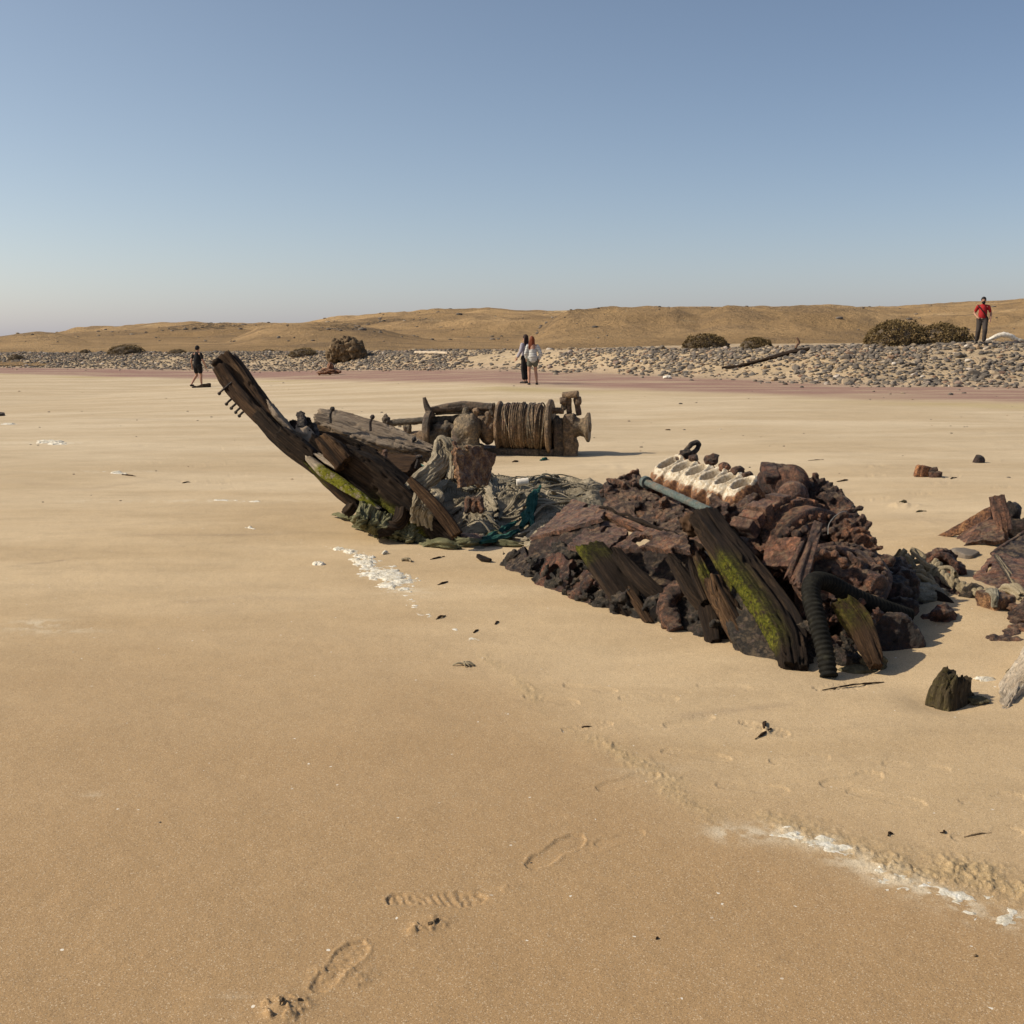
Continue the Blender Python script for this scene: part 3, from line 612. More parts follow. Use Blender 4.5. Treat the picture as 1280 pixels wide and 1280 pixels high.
# ---------------------------------------------------------------- hills
def ztop(D, az, pts):
    q = A(pts, dtype=float); a = np.arctan((q[:, 0]-640)/F/_cp)*1.0
    py = np.interp(az, np.arctan((q[:, 0]-640)/F), q[:, 1]); return CAMZ+(422.7-py)/F*D
az = np.radians(np.linspace(-48, 48, 620)); ds = np.r_[np.linspace(88, 260, 130), np.linspace(263, 520, 90)]
Dg, Ag = np.meshgrid(ds, az, indexing='ij'); Xh = Dg*np.tan(Ag); Yh = Dg
L1 = [(-700, 430), (0, 424), (60, 420), (85, 415), (100, 411), (160, 407), (250, 402), (300, 404), (380, 406), (420, 399), (480, 393), (560, 388), (620, 389), (690, 392), (760, 389), (880, 387), (1000, 387), (1140, 385), (1200, 381), (1280, 375), (1400, 366), (2000, 350)]
L2 = [(-700, 425), (-100, 424), (0, 420), (30, 416), (58, 414.5), (75, 415.5), (90, 419), (120, 428), (160, 436), (230, 440), (290, 426), (330, 409), (390, 403.5), (425, 405), (480, 413), (540, 424), (600, 436), (640, 434), (668, 415), (690, 396), (708, 387), (740, 385.5), (800, 384.5), (840, 385), (858, 391), (870, 394), (884, 388), (905, 381.5), (930, 383), (960, 383), (1000, 381), (1030, 380.5), (1060, 384), (1090, 392), (1140, 402), (1200, 410), (1280, 408), (1400, 400), (2000, 390)]
L3 = [(-700, 430), (0, 436), (60, 430), (140, 421), (230, 413), (300, 411), (360, 418), (440, 420), (520, 410), (590, 401), (640, 400), (700, 405), (760, 405), (830, 394), (880, 398), (950, 400), (1080, 394), (1150, 397), (1220, 394), (1280, 388), (2000, 380)]
nd_ = f2(Xh.ravel(), Yh.ravel(), .012, .012, 101, 4).reshape(Xh.shape)
base = np.interp(Dg, [88, 100, 140, 520], [-.5, .6, 1.0, 1.5])
def bumpf(D0, wf, wb, pts, wv):
    t = ztop(D0, Ag, pts)-1.0; d = (Dg-D0*(1+wv*nd_)); g = np.where(d < 0, np.exp(-(d/wf)**2), np.exp(-(d/wb)**2)); return np.maximum(t, 0)*g
hs = np.stack([bumpf(330, 95, 200, L1, .0), bumpf(150, 26, 30, L2, .05), bumpf(225, 34, 40, L3, .08)])
Zh = base+hs.max(0)
ff = lambda fx, s, o=4: f2(Xh.ravel(), Yh.ravel(), fx, fx, s, o).reshape(Xh.shape)
kk = np.clip(hs.max(0)/3, 0, 1)
Zh = Zh+kk*(1.2*ff(.03, 111)+.5*ff(.12, 113)-1.7*np.abs(ff(.05, 117, 5)))
rk = ss(.12, .5, ff(.03, 121, 4))*ss(.2, .9, kk); Zh = Zh+rk*.35*np.maximum(0, ff(.9, 123, 4))
mb = MB(); mb.add(np.stack([Xh, Yh, Zh], -1), [grid_faces(len(ds), len(az))[:, ::-1]], None, np.clip(rk, 0, 1).ravel())
hl = mb.build('hills', M['hill']); hl['kind'] = 'structure'
# ---------------------------------------------------------------- the stone bank: every cobble that shows, then the small fill
def stone_mesh(seed, sub=2):
    m = MB(); lump(m, (0, 0, 0), (1, 1, 1), sub, .38, 1.3, seed, None, 3, facet=9); return m
SM = []
for i in range(14):
    me = stone_mesh(300+i, 3).mesh('cobble'); me.materials.append(M['stone']); SM.append(me)
cand = []
r2 = np.random.default_rng(11)
N_ = 13000
xs = r2.uniform(-62, 34, N_*4); fr = np.r_[r2.beta(1.7, 1.25, N_*3)*10-.2, r2.normal(-2.2, 2.6, N_)]
ysn = np.interp(xs, *YS)+fr
dens = ss(-3.5, 3.2, fr)*.93+.035
pk = .5+.5*f2(xs, ysn, .22, .35, 201, 3)
gap = ss(.30, .5, pk+np.where((xs > -3) & (xs < 6.5), -.22, .0))                  # bare sandy slopes break the bank
keep = (r2.uniform(0, 1, len(xs)) < dens*np.where((xs > -4) & (xs < 5), .10+.60*gap, .38+.62*gap)) & (np.abs(xs/ysn) < .60)
xs, ysn, fr = xs[keep], ysn[keep], fr[keep]
sz = np.clip(r2.lognormal(-2.66, .38, len(xs)), .03, .21)*np.where(fr < -2, .75, 1)*np.where(xs < -12, .95, 1)
zz, _ = sand_height(xs, ysn)
show = sz/np.maximum(ysn, 5)
order = np.argsort(-show)
GLBL = {}
def put_stone(k, big):
    pass
smallV = MB()
lv, lf = ico(1)
nbig = 0
for rank, k in enumerate(order[:21000]):
    s = sz[k]; e = r2.uniform(.75, 1.35); h = r2.uniform(.38, .72); a = r2.uniform(0, 6.28)
    z_ = zz[k]+s*h*r2.uniform(.05, .45)
    if rank < 290:
        o = bpy.data.objects.new('cobble', SM[rank % 14]); COL.objects.link(o)
        o.location = (xs[k], ysn[k], z_); o.scale = (s*e, s/e, s*h); o.rotation_euler = (r2.normal(0, .22), r2.normal(0, .22), a)
        tag(o, 'larger sea-worn cobble lying on the sloping stone bank below the hills', 'stone', 'larger cobbles of the stone bank')
    else:
        d = 1+.34*fbm(lv*1.3+rank*3.1, rank % 97, 2)
        V = lv*d[:, None]*A([s*e, s/e, s*h]); c, sn = math.cos(a), math.sin(a); t = r2.normal(0, .2)
        V = np.stack([V[:, 0]*c-V[:, 1]*sn, V[:, 0]*sn+V[:, 1]*c, V[:, 2]+t*V[:, 0]], -1)+A([xs[k], ysn[k], z_])
        smallV.add(V, [lf], None, r2.uniform())
o = smallV.build('pebble_bank', M['stones']); tag(o, 'bank of small grey pebbles filling between the larger cobbles', 'pebbles', None, 'stuff')

# loose rocks on the hill sides
hr = MB(); nh = 0
for k in range(5200):
    a = r2.uniform(-.5, .5); i = r2.integers(5, len(ds)-5); j = int((a-az[0])/(az[-1]-az[0])*(len(az)-1))
    if rk[i, j] < .25 and r2.uniform() > .10: continue
    if Zh[i, j] < 1.2: continue
    s = r2.lognormal(-1.75, .5)*(Dg[i, j]/170)**.5; V = lv*(1+.3*fbm(lv*1.4+k, k % 50, 2))[:, None]*A([s*1.3, s, s*.6])
    hr.add(V+A([Xh[i, j], Yh[i, j], Zh[i, j]+.05]), [lf], None, r2.uniform(.0, .78))
o = hr.build('hill_rubble', M['stones']); tag(o, 'scattered dark rubble and outcrop stones over the dune hills', 'rubble', None, 'stuff')

# ---------------------------------------------------------------- low bushes on the bank: domed crown of leaf sprays over bare stems
def bush(px, py, y, wpx, hpx, label, lobes=1, seed=0, nl=5200):
    c = P(px, py, y); k = y/F; W = wpx*k; H = hpx*k*.9; r = np.random.default_rng(900+seed)
    c[2] = float(macro(c[0], c[1]))-.05 if y > 70 else c[2]-.05
    t = thing('bush', c, label, 'bush', 'bushes on the stone bank')
    cen = [(0, 1.)] if lobes == 1 else [(-.22, 1.), (.24, .9)]
    core = MB()
    for (ox, hs_) in cen: lump(core, c+A([ox*W, 0, .0]), (W*(.44 if lobes == 1 else .30), W*.30, H*.86*hs_), 4, .28, 3., 40+seed)
    core.build('stem', M['twig'], t)
    fo = MB(); V = []; 
    n = nl*len(cen)
    d = nz(r.normal(size=(n, 3))); d[:, 2] = np.abs(d[:, 2]); li = r.integers(0, len(cen), n)
    oc = A([q[0] for q in cen])[li]*W; hh = A([q[1] for q in cen])[li]
    rad = A([W*(.47 if lobes == 1 else .325), W*.36, 1.])*np.ones((n, 1)); rad[:, 2] = H*hh
    wob = 1+.20*fbm(d*2.6+li[:, None]*7+seed, 33+seed, 3)
    bald = fbm(d*3.2+li[:, None]*3+seed*2, 57+seed, 3) < .26
    p = c+d*rad*(wob*r.uniform(.90, 1.03, n))[:, None]; p[:, 0] += oc
    p, d = p[bald], d[bald]; n = len(p)
    u = nz(np.cross(d, nz(r.normal(size=(n, 3))))); v = nz(d*.8+r.normal(size=(n, 3))*.5); s = (W*.012+.018)*r.uniform(.6, 1.5, n)[:, None]
    Q = np.stack([p-u*s*.5, p+v*s*.6-u*s*.35, p+v*s*1.3, p+u*s*.5+v*s*.4], 1).reshape(-1, 3)
    fo.add(Q, [np.arange(4*n).reshape(n, 4)]); fo.build('foliage', M['bush'], t, smooth=False)
    return t
bush(1147, 431.5, 46.5, 116, 33, 'widest bush, two olive domes joined, standing near the man in the red shirt', 2, 1, 6500)
bush(882, 434, 53, 62, 19, 'single round olive bush on the stone bank, beyond the wrecked winch drum', 1, 2)
bush(945, 435.5, 50, 44, 16, 'small olive bush beside the dark log on the stone bank', 1, 3)
bush(158, 441, 92, 48, 12, 'brown cushion-shaped bush on the far bank, not far from the man in black', 1, 4, 3500)
bush(107, 440.5, 94, 15, 6, 'tiny bush cushion at the foot of the lowest hill', 1, 5, 1500)
bush(380, 441, 84, 40, 10, 'flat spreading bush between the sand-caked rock mound and the bow timber tip', 1, 6, 3000)
bush(222, 439, 90, 26, 6, 'thin low bush on the bank behind the man in black', 1, 7, 1500)
bush(20, 439, 92, 22, 7, 'ragged low bush at the end of the far stone bank', 1, 8, 1500)
bush(336, 438, 88, 18, 5, 'small dry bush on the slope behind the bow timber tip', 1, 9, 1200)

# ---------------------------------------------------------------- the lumpy mound, logs, bones
c = GS(432, 452); y = c[1]; m = MB(); k = y/F
for (a, b, r) in ((432, 438, 14), (424, 435, 11), (441, 437, 13), (433, 429, 8), (420, 430, 6), (447, 441, 9), (438, 431, 9), (416, 444, 9), (452, 444, 7)):
    lump(m, P(a, b, y+rng.uniform(-.3, .3)), r*k, 4, .55, 2.6, None, None, 5)
tag(m.build('rock_mound', M['clod'], None, None, c), 'dark lumpy sand-caked rock mound on the stone bank above the bow wreck', 'rock mound')
c = GS(412, 469); y = c[1]; m = MB(); k = y/F
lump(m, P(412, 464, y), (12*k, .5, 4*k), 4, .5, 2.5); lump(m, P(413, 459, y), (4*k, .25, 6*k), 4, .4, 2.5); lump(m, P(404, 466, y), (8*k, .3, 2*k), 3, .4); tube(m, [P(398, 468, y), P(412, 462, y), P(426, 465, y-.3)], .07, 8)
tag(m.build('rusted_lump', M['rusthot'], None, None, c), 'small rusty heap of iron lying on the mauve sand below the rock mound', 'scrap iron')
m = MB(); y = 40.5; timber(m, [GS(a, b)+A([0, 0, .06]) for a, b in ((903, 462), (925, 459), (955, 451), (985, 444), (1012, 438.8))], [.10, .13, .12, .19, .23, .17], [.11, .14, .12, .19, .23, .16], (0, -.4, 1), 90, 24, .03, .03)
tag(m.build('driftwood_log', M['woodd'], None, None, P(955, 455, 40.5)), 'long dark weathered log lying aslant across the stone bank', 'log')
m = MB(); y = 47; tube(m, [P(993, 438, y), P(996, 432, y), P(999, 428, y), P(996, 422, y)], [.07, .05, .05, .03], 10, 20); tube(m, [P(992, 437, y), P(990, 433, y)], [.04, .02], 8); 
tag(m.build('branch_stump', M['rusthot'], None, None, P(993, 438, y)), 'short bent reddish branch sticking up beside the dark log', 'branch')
m = MB(); y = 46; tube(m, [P(1206, 428.5, y), P(1222, 430, y), P(1236, 425, y), P(1250, 419, y), P(1262, 420, y), P(1276, 427, y), P(1300, 431, y)], [.03, .06, .07, .11, .10, .09, .06], 14, 60, amp=.05)
tag(m.build('driftwood', M['bone'], None, None, P(1250, 425, y)), 'bleached white curved driftwood trunk lying behind the man in the red shirt', 'driftwood')
m = MB(); timber(m, [GS(a, b)+A([0, 0, .12]) for a, b in ((519, 443), (545, 443), (560, 443.5))], .16, .14, (0, 0, 1), 40, 16, .01, .01)
tag(m.build('driftwood_plank', M['woodp'], None, None, P(540, 442, y)), 'pale straight plank lying flat on top of the stone bank', 'plank')
m = MB(); g = GS(256, 485); y = g[1]; k = y/F
timber(m, [P(246, 484.3, y), P(254, 483, y), P(263, 482.6, y)], [.10, .22, .26], [.12, .22, .22], (0, 0, 1), 40, 20, .03, .02); lump(m, P(243, 484, y), (.10, .08, .06), 3, .5); tube(m, [P(262, 481, y), P(263.3, 485.4, y)], .03, 8); tube(m, [P(259.5, 482, y), P(260, 485.4, y)], .03, 8)
tag(m.build('timber_scrap', M['woodd'], None, None, g), 'dark scrap of wreck timber on the sand at the feet of the man in black', 'timber')
for (px, py, r, lab) in ((1, 520, 5, 'small black rock alone on the pale sand at the edge of the open beach'), (835, 474, 4.5, 'white flat stone lying apart on the sand beyond the winch'), (1170, 591, 0, ''),):
    if not r: continue
    g = GS(px, py); k = g[1]/F; m = MB(); lump(m, g+A([0, 0, r*k*.3]), (r*k*1.3, r*k, r*k*.7), 3, .35, 1.5, None, None, 3, 7)
    tag(m.build('beach_stone', M['rustblack'] if px < 100 else M['bone'], None, None, g), lab, 'stone')

# ---------------------------------------------------------------- people
def hand(m, w, d, sd, s=1.):
    """palm, four curled fingers of unequal length, a thumb leaving the side"""
    d = nz(d); sd = nz(sd-(A(sd)@d)*d); n = np.cross(d, sd); w = A(w)
    capsules(m, [w, w+d*.05*s, w+d*.085*s], [.026*s, .034*s, .030*s], 10)
    for i, L in enumerate((.070, .080, .074, .058)):
        o = w+d*.085*s+sd*(.027-.018*i)*s; capsules(m, [o, o+d*L*.5*s-n*.006*s, o+d*L*.9*s-n*.026*s], [.0105*s, .0095*s, .008*s], 8)
    o = w+d*.03*s+sd*.028*s; capsules(m, [o, o+d*.03*s+sd*.028*s-n*.008*s, o+d*.06*s+sd*.030*s-n*.02*s], [.013*s, .011*s, .009*s], 8)
def person(base, h, yaw, label, pose, mats, kind):
    """a standing or walking figure h tall facing yaw (0 = away from the camera), one continuous skin; clothes and hair over it"""
    s = h/1.75; cy, sy = math.cos(yaw), math.sin(yaw)
    X = A([cy, sy, 0]); Yv = A([-sy, cy, 0]); B = A(base, dtype=float)
    W = lambda x, y, z: B+(X*x+Yv*y+A([0, 0, z]))*s
    t = thing('person', B, label, 'person', None)
    fem = kind == 'f'; shw = .172 if fem else .188; hip = .10
    lk, lf_, rk_, rf_, le, lh, re_, rh = [A(q, dtype=float) for q in pose['joints']]
    J = lambda q: W(*q)
    b = MB(); lean = pose.get('lean', 0.)
    hd = A([pose.get('hx', 0), .02+lean*1.2, 1.63]); nk = A([0, lean, 1.46])
    wst = .115 if fem else .135
    capsules(b, [J((0, 0, .93)), J((0, lean*.3, 1.10)), J((0, lean*.7, 1.28)), J((0, lean, 1.40))], [.145*.95, wst, .145, .12], 20)
    capsules(b, [J((-shw*.8, lean, 1.40)), J((shw*.8, lean, 1.40))], .070, 14)
    capsules(b, [J((-hip, 0, .92)), J((hip, 0, .92))], .105 if fem else .100, 14)
    capsules(b, [J(nk-A([0, 0, .06])), J(nk+A([0, .01, .06]))], [.062, .055], 12)
    lump(b, J(hd), A([.078, .098, .118])*s, 3, 0, 1, 1, [X, Yv, A([0, 0, 1.])])
    capsules(b, [J(hd+A([0, .04, -.075])), J(hd+A([0, .075, -.085]))], [.055*s, .035*s], 10)         # jaw
    capsules(b, [J(hd+A([0, .095, .01])), J(hd+A([0, .118, -.025]))], [.010*s, .016*s], 8)            # nose
    for sg in (-1, 1): lump(b, J(hd+A([sg*.080, -.005, -.01])), A([.012, .022, .032])*s, 2, 0, 1, 1, [X, Yv, A([0, 0, 1.])])
    for (sg, el, hn) in ((-1, le, lh), (1, re_, rh)):
        shd = A([sg*shw, lean, 1.40]); capsules(b, [J(shd), J(el)], [.054*s, .042*s], 12); capsules(b, [J(el), J(hn)], [.042*s, .028*s], 12)
        hand(b, J(hn), J(hn)-J(el), -X*sg*.3+Yv*.9, s)
    for (sg, kn, ft) in ((-1, lk, lf_), (1, rk_, rf_)):
        capsules(b, [J((sg*hip*.95, 0, .90)), J(kn)], [.092*s, .058*s], 14); capsules(b, [J(kn), J(kn*.65+ft*.35+A([0, -.02, 0])), J(ft)], [.058*s, .056*s, .036*s], 14)
        capsules(b, [J(ft+A([0, -.035, -.045])), J(ft+A([0, .10, -.055])), J(ft+A([sg*.02, .17, -.062]))], [.036*s, .034*s, .022*s], 10)
    bo = b.build('body', M['skin'], t); remesh(bo, .0085, (), 3)
    def cloth(name, mat, parts, vox=.014, amp=.010, parent=t):
        m = MB()
        for (pts, rr) in parts: capsules(m, [J(q) for q in pts], A(rr)*s, 18)
        o = m.build(name, mat, parent); remesh(o, vox, ((amp, 9, 3),), 2); return o
    cl = pose['clothes']
    tx = pose.get('hem', .92)
    flare = pose.get('flare', 0)
    shirt = [([(0, 0, tx+.12), (0, lean*.3, 1.14), (0, lean*.7, 1.28), (0, lean, 1.39)], [.152+flare, wst+.024+flare*.6, .152, .125]), ([(-hip*.75, 0, tx+.06), (hip*.75, 0, tx+.06)], [.10+flare]*2), ([(-hip*.6, 0, tx+.02), (hip*.6, 0, tx+.02)], [.11+flare]*2), ([(-shw*.85, lean, 1.40), (shw*.85, lean, 1.40)], [.070]*2), ([(0, lean, 1.42), (0, lean, 1.455)], [.085, .072])]
    for (sg, el, hn) in ((-1, le, lh), (1, re_, rh)):
        shd = A([sg*shw, lean, 1.40])
        if cl['sleeve'] == 'short': shirt.append(([shd, shd*.35+el*.65], [.063, .056]))
        else: shirt.append(([shd, el], [.074, .064])); shirt.append(([el, el*.25+hn*.75], [.064, .058]))
    cloth('shirt', mats['shirt'], shirt)
    legs = [([(-hip, 0, .93), (hip, 0, .93)], [.122]*2), ([(0, 0, .93), (0, 0, 1.0)], [.14, .13])]
    for (sg, kn, ft) in ((-1, lk, lf_), (1, rk_, rf_)):
        hp = A([sg*hip*.95, 0, .90]); fr_ = cl['leg']
        legs.append(([hp, hp*(1-min(fr_, 1))+kn*min(fr_, 1)], [.112, .112+(.088-.112)*min(fr_, 1)]))
        if fr_ > 1: legs.append(([kn, kn*(2-fr_)+ft*(fr_-1)], [.088, .078]))
    cloth('trousers' if cl['leg'] > 1 else 'shorts', mats['legs'], legs)
    for (sg, kn, ft) in ((-1, lk, lf_), (1, rk_, rf_)):
        m = MB(); capsules(m, [J(ft+A([0, -.045, -.045])), J(ft+A([0, .10, -.05])), J(ft+A([sg*.02, .18, -.058]))], A([.046, .046, .032])*s, 12); m.build('shoe', mats['shoe'], t)
    hm = MB(); lump(hm, J(hd+A([0, -.018, .028])), A([.092, .108, .112])*s, 4, .10, 5, 3, [X, Yv, A([0, 0, 1.])])
    if pose.get('long'):
        for q in range(9):
            u = (q/8-.5)*2; capsules(hm, [J(hd+A([u*.06, -.075+.02*abs(u), .02])), J(hd+A([u*.085+pose['long']*.3, -.105+.03*abs(u)+lean*.3, -.16])), J(hd+A([u*.07+pose['long'], -.115-.02*abs(u), -.30-.03*(q % 3)]))], A([.040, .036, .014])*s, 8)
    ho = hm.build('hair', mats['hair'], t)
    if cl.get('beard'):
        m = MB(); lump(m, J(hd+A([0, .055, -.085])), A([.066, .062, .058])*s, 3, .15, 4, 5, [X, Yv, A([0, 0, 1.])]); capsules(m, [J(hd+A([-.03, .100, -.045])), J(hd+A([.03, .100, -.045]))], .013*s, 8); m.build('beard', mats['hair'], t)
    for sg in (-1, 1):
        m = MB(); lump(m, J(hd+A([sg*.031, .086, .008])), .0115*s, 2, 0); m.build('eye', M['eye'], t)
    if cl.get('strap'):
        m = MB(); tube(m, [J((.20, .02, 1.46)), J((.12, .155, 1.36)), J((-.02, .185, 1.18)), J((-.15, .14, 1.0)), J((-.19, 0, .95)), J((-.13, -.15, 1.02)), J((.02, -.185, 1.2)), J((.14, -.13, 1.40)), J((.19, -.02, 1.46))], .021*s, 8, 60); m.build('bag_strap', M['black'], t)
    return t
g = P(248, 484.5, 48.8); g[2] = zat(g[0], g[1])
person(g, 1.80, -.35, 'man walking away in black t-shirt and black shorts', dict(joints=[(-.13, .10, .50), (-.20, -.20, .12), (.10, .09, .50), (.09, .12, .085), (-.27, -.05, 1.12), (-.30, .04, .88), (.27, .02, 1.12), (.31, .14, .90)], lean=.03, hem=.86, clothes=dict(sleeve='short', leg=.62)),
       dict(shirt=M['black'], legs=M['black'], shoe=M['shoe'], hair=M['hairk']), 'm')
g = P(665.5, 481, 39.4); g[2] = zat(g[0], g[1])
person(g, 1.70, .10, 'woman with auburn hair in pale striped jumper and short grey shorts, seen from behind', dict(joints=[(-.12, .05, .50), (-.12, -.02, .085), (.13, .09, .50), (.17, .04, .085), (-.25, -.03, 1.15), (-.21, .12, .95), (.29, -.06, 1.14), (.24, .02, .90)], lean=.02, hem=.90, flare=.03, long=-.05, hx=-.02, clothes=dict(sleeve='long', leg=.42)),
       dict(shirt=M['stripe'], legs=M['denim'], shoe=M['shoe'], hair=M['hairr']), 'f')
g = P(657.5, 477.5, 40.6); g[2] = zat(g[0], g[1])
person(g, 1.76, .75, 'woman with long dark brown hair, lilac grey top and black trousers, beside her auburn-haired friend', dict(joints=[(-.09, .05, .50), (-.10, -.02, .085), (.10, .10, .50), (.12, .12, .085), (-.26, .02, 1.15), (-.30, .16, .92), (.25, .0, 1.14), (.22, .15, .95)], lean=.02, hem=.88, flare=.02, long=-.04, clothes=dict(sleeve='long', leg=1.75)),
       dict(shirt=M['lilac'], legs=M['black'], shoe=M['shoe'], hair=M['hairb']), 'f')
g = P(1226, 430.5, 44.2); g[2] = zat(g[0], g[1])+.05
person(g, 1.83, math.pi-.35, 'bearded man in red t-shirt with dark shoulder strap walking on the stone bank', dict(joints=[(-.10, .20, .52), (-.09, .12, .10), (.12, .02, .50), (.15, -.16, .11), (-.29, -.06, 1.13), (-.27, .10, .92), (.29, -.10, 1.15), (.20, .10, 1.02)], lean=.03, hem=.885, clothes=dict(sleeve='short', leg=1.85, beard=True, strap=True)),
       dict(shirt=M['red'], legs=M['grey'], shoe=M['shoe'], hair=M['hairk']), 'm')
# ---------------------------------------------------------------- the winch on the sand behind the wreck
WA = nz([.978, -.19, 0.]); WY = 16.0; kx = WY/F
W0 = P(657, 533, WY)                      # middle of the drum, on its axis
t = thing('winch', (W0[0], W0[1], zat(W0[0], W0[1])), 'sand-caked ship winch with wire still wound on its drum, standing alone on the sand', 'winch')
def wax(px, dy=0, dz=0):                  # a point on the drum axis under picture column px
    s = (px-657)*kx/WA[0]; return W0+WA*s+A([0, dy, dz])
def ring(name, px, r, th, mat, dz=0, rough_=.012):
    m = MB(); revolve(m, wax(px, 0, dz), WA, [(-th/2, 0.001), (-th/2, r*.5), (-th/2, r*.96), (-th*.3, r), (th*.3, r), (th/2, r*.96), (th/2, r*.5), (th/2, .001)], 72, rough_, 14, int(px))
    return m.build(name, mat, t, 50)
ring('drum_flange', 625, .365, .05, M['winch']); ring('drum_flange', 688, .40, .055, M['winch'])
m = MB(); c0 = wax(627); L = (686-627)*kx/WA[0]; rg = np.random.default_rng(5)
prof = [(0, .05)]; n_ = 240
ph = np.cumsum(rg.uniform(.7, 1.3, 30)); 
for i in range(n_):
    u = i/(n_-1); q = np.interp(u*29, np.arange(30), ph)
    prof.append((u*L, .292+.020*abs(math.sin(q*math.pi))+.030*math.sin(u*3.1)+.014*math.sin(q*1.3+1)+.010*math.sin(q*.61)))
prof.append((L, .05)); revolve(m, c0, WA, prof, 80, .022, 9, 77, sub=0)
rope = m.build('wire_winding', M['winch'], t)
for k in range(16):                         # slack turns standing off the winding
    u = rg.uniform(.08, .95); cc = c0+WA*u*L; x_, y_, z_ = basis(WA); a = np.linspace(0, 2*math.pi, 40); tl = rg.normal(0, .05); rr = .315+rg.uniform(0, .03)
    m = MB(); tube(m, [cc+x_*math.cos(q)*rr+y_*math.sin(q)*rr*1.0+WA*tl*math.sin(q+k) for q in a], .011, 8, 90); m.build('wire_turn', M['winch'], t)
m = MB(); tube(m, [wax(690), wax(704)], .10, 20, 6); 
for (px_, r_) in ((696, .17), (701, .13)): revolve(m, wax(px_), WA, [(-.03, .01), (-.03, r_), (.03, r_), (.03, .01)], 40, .01)
rbox(m, wax(700, .02, -.22), (.10, .16, .22), None, 8, 12, .03); o = m.build('bearing', M['winchdark'], t); remesh(o, .014, ((.012, 14, 4),), 1)
m = MB(); rbox(m, wax(712, .02, -.05), (.085, .17, .24), np.stack([WA, np.cross([0, 0, 1], WA), [0, 0, 1.]]), 10, 8, .02); rbox(m, wax(713, .03, -.30), (.10, .19, .12), None, 8, 9, .03); o = m.build('side_frame', M['winch'], t); remesh(o, .014, ((.012, 12, 4),), 1)
m = MB(); revolve(m, wax(716), WA, [(0, .01), (0, .16), (.05, .15), (.10, .125), (.16, .14), (.19, .19), (.205, .215), (.235, .215), (.24, .19), (.24, .07), (.26, .06), (.26, .001)], 60, .008, 14, 9); m.build('warping_head', M['winch'], t, 50)
br = [(704, 513, 705.5, 498), (711.5, 517, 711, 497), (724, 519, 719.5, 497)]
for (a, b, c, d) in br:
    m = MB(); dr = nz(P(c, d, 15.95)-P(a, b, 15.95)); rbox(m, (P(a, b, 15.95)+P(c, d, 15.95))/2, (.038, .06, np.linalg.norm(P(a, b, 15.95)-P(c, d, 15.95))/2), np.stack(basis(dr, (0, 1, .01))), 8, 8, .012); m.build('bracket_post', M['winchdark'], t)
m = MB(); tube(m, [P(704, 494.5, 15.95), P(722.5, 492.5, 15.85)], .050, 18, 12, amp=.006); m.build('roller', M['winch'], t, 50)
m = MB(); rbox(m, P(704, 501, 15.9), (.05, .05, .05), None, 6, 6, .02); rbox(m, P(723, 501, 15.9), (.04, .05, .06), None, 6, 6, .02); m.build('pin', M['winchdark'], t)
m = MB(); tube(m, [wax(689, 0, .235), wax(704, 0, .235)], .045, 14, 8, amp=.01); m.build('tie_bar', M['winch'], t)
# gearbox and motor
m = MB(); c = P(584, 536, 15.9)
lump(m, c, (.20, .22, .24), 4, .10, 2.); rbox(m, c+A([-.03, 0, -.12]), (.20, .2, .15), None, 10, 5, .02); lump(m, c+A([.02, -.16, .02]), (.09, .08, .11), 3, .15); capsules(m, [c+A([-.04, -.05, .18]), c+A([-.02, -.02, .27])], .05)
rbox(m, c+A([0, -.05, -.28]), (.24, .2, .06), None, 8, 6, .02); o = m.build('gearbox', M['winch'], t); remesh(o, .012, ((.010, 12, 4), (.004, 50, 2)), 1)
m = MB(); tube(m, [P(594, 538, 15.9), P(594.5, 513, 15.9)], .035, 12, 10, amp=.01); lump(m, P(594.5, 514, 15.9), .05, 3, .3); m.build('lever', M['winch'], t)
m = MB(); lump(m, P(611, 537, 16), (.14, .18, .20), 4, .25); rbox(m, P(606, 533, 16.1), (.12, .16, .15), None, 8, 6, .03); capsules(m, [P(610, 528, 15.9), P(610, 517, 15.9)], [.05, .045]); o = m.build('clutch_housing', M['winch'], t); remesh(o, .014, ((.014, 12, 4),), 1)
m = MB(); revolve(m, P(537, 537, 16.1), WA, [(-.05, .02), (-.05, .25), (-.03, .275), (.04, .275), (.05, .25), (.05, .19), (-.01, .17), (-.01, .05), (.10, .05), (.10, .01)], 64, .012, 12, 4); m.build('brake_wheel', M['winchdark'], t, 50)
m = MB(); lump(m, P(553, 540, 16.1), (.17, .2, .17), 4, .3); rbox(m, P(548, 548, 16.1), (.16, .2, .12), None, 8, 6, .04); tube(m, [P(545, 537, 16.1), P(575, 538, 16.)], .09, 14, 8); o = m.build('drive_housing', M['winchdark'], t); remesh(o, .014, ((.016, 12, 4),), 1)
m = MB(); tube(m, [P(503, 551, 16.2), P(531, 547, 16.2)], .115, 20, 10, amp=.015); m.build('shaft', M['winch'], t, 50)
m = MB(); timber(m, [P(538, 513, 16.2), P(560, 509, 16.2), P(585, 507, 16.2), P(617, 509, 16.1)], [.10, .12, .10], .16, (0, 0, 1), 50, 24, .014, .006, (.01, .02)); m.build('guard_rail', M['winchdark'], t)
m = MB(); timber(m, [P(545, 516, 16.25), P(617, 514, 16.15)], .05, .10, (0, 0, 1), 40, 20, .012, .006, (.01, .02)); m.build('guard_rail', M['winchdark'], t)
m = MB(); timber(m, [P(536.5, 516, 16.1), P(533.5, 508, 16.1), P(530.5, 497.5, 16.1)], [.11, .09, .05], .07, (1, 0, 0), 24, 16, .01, .0, (.0, .03)); m.build('stanchion', M['winchdark'], t)
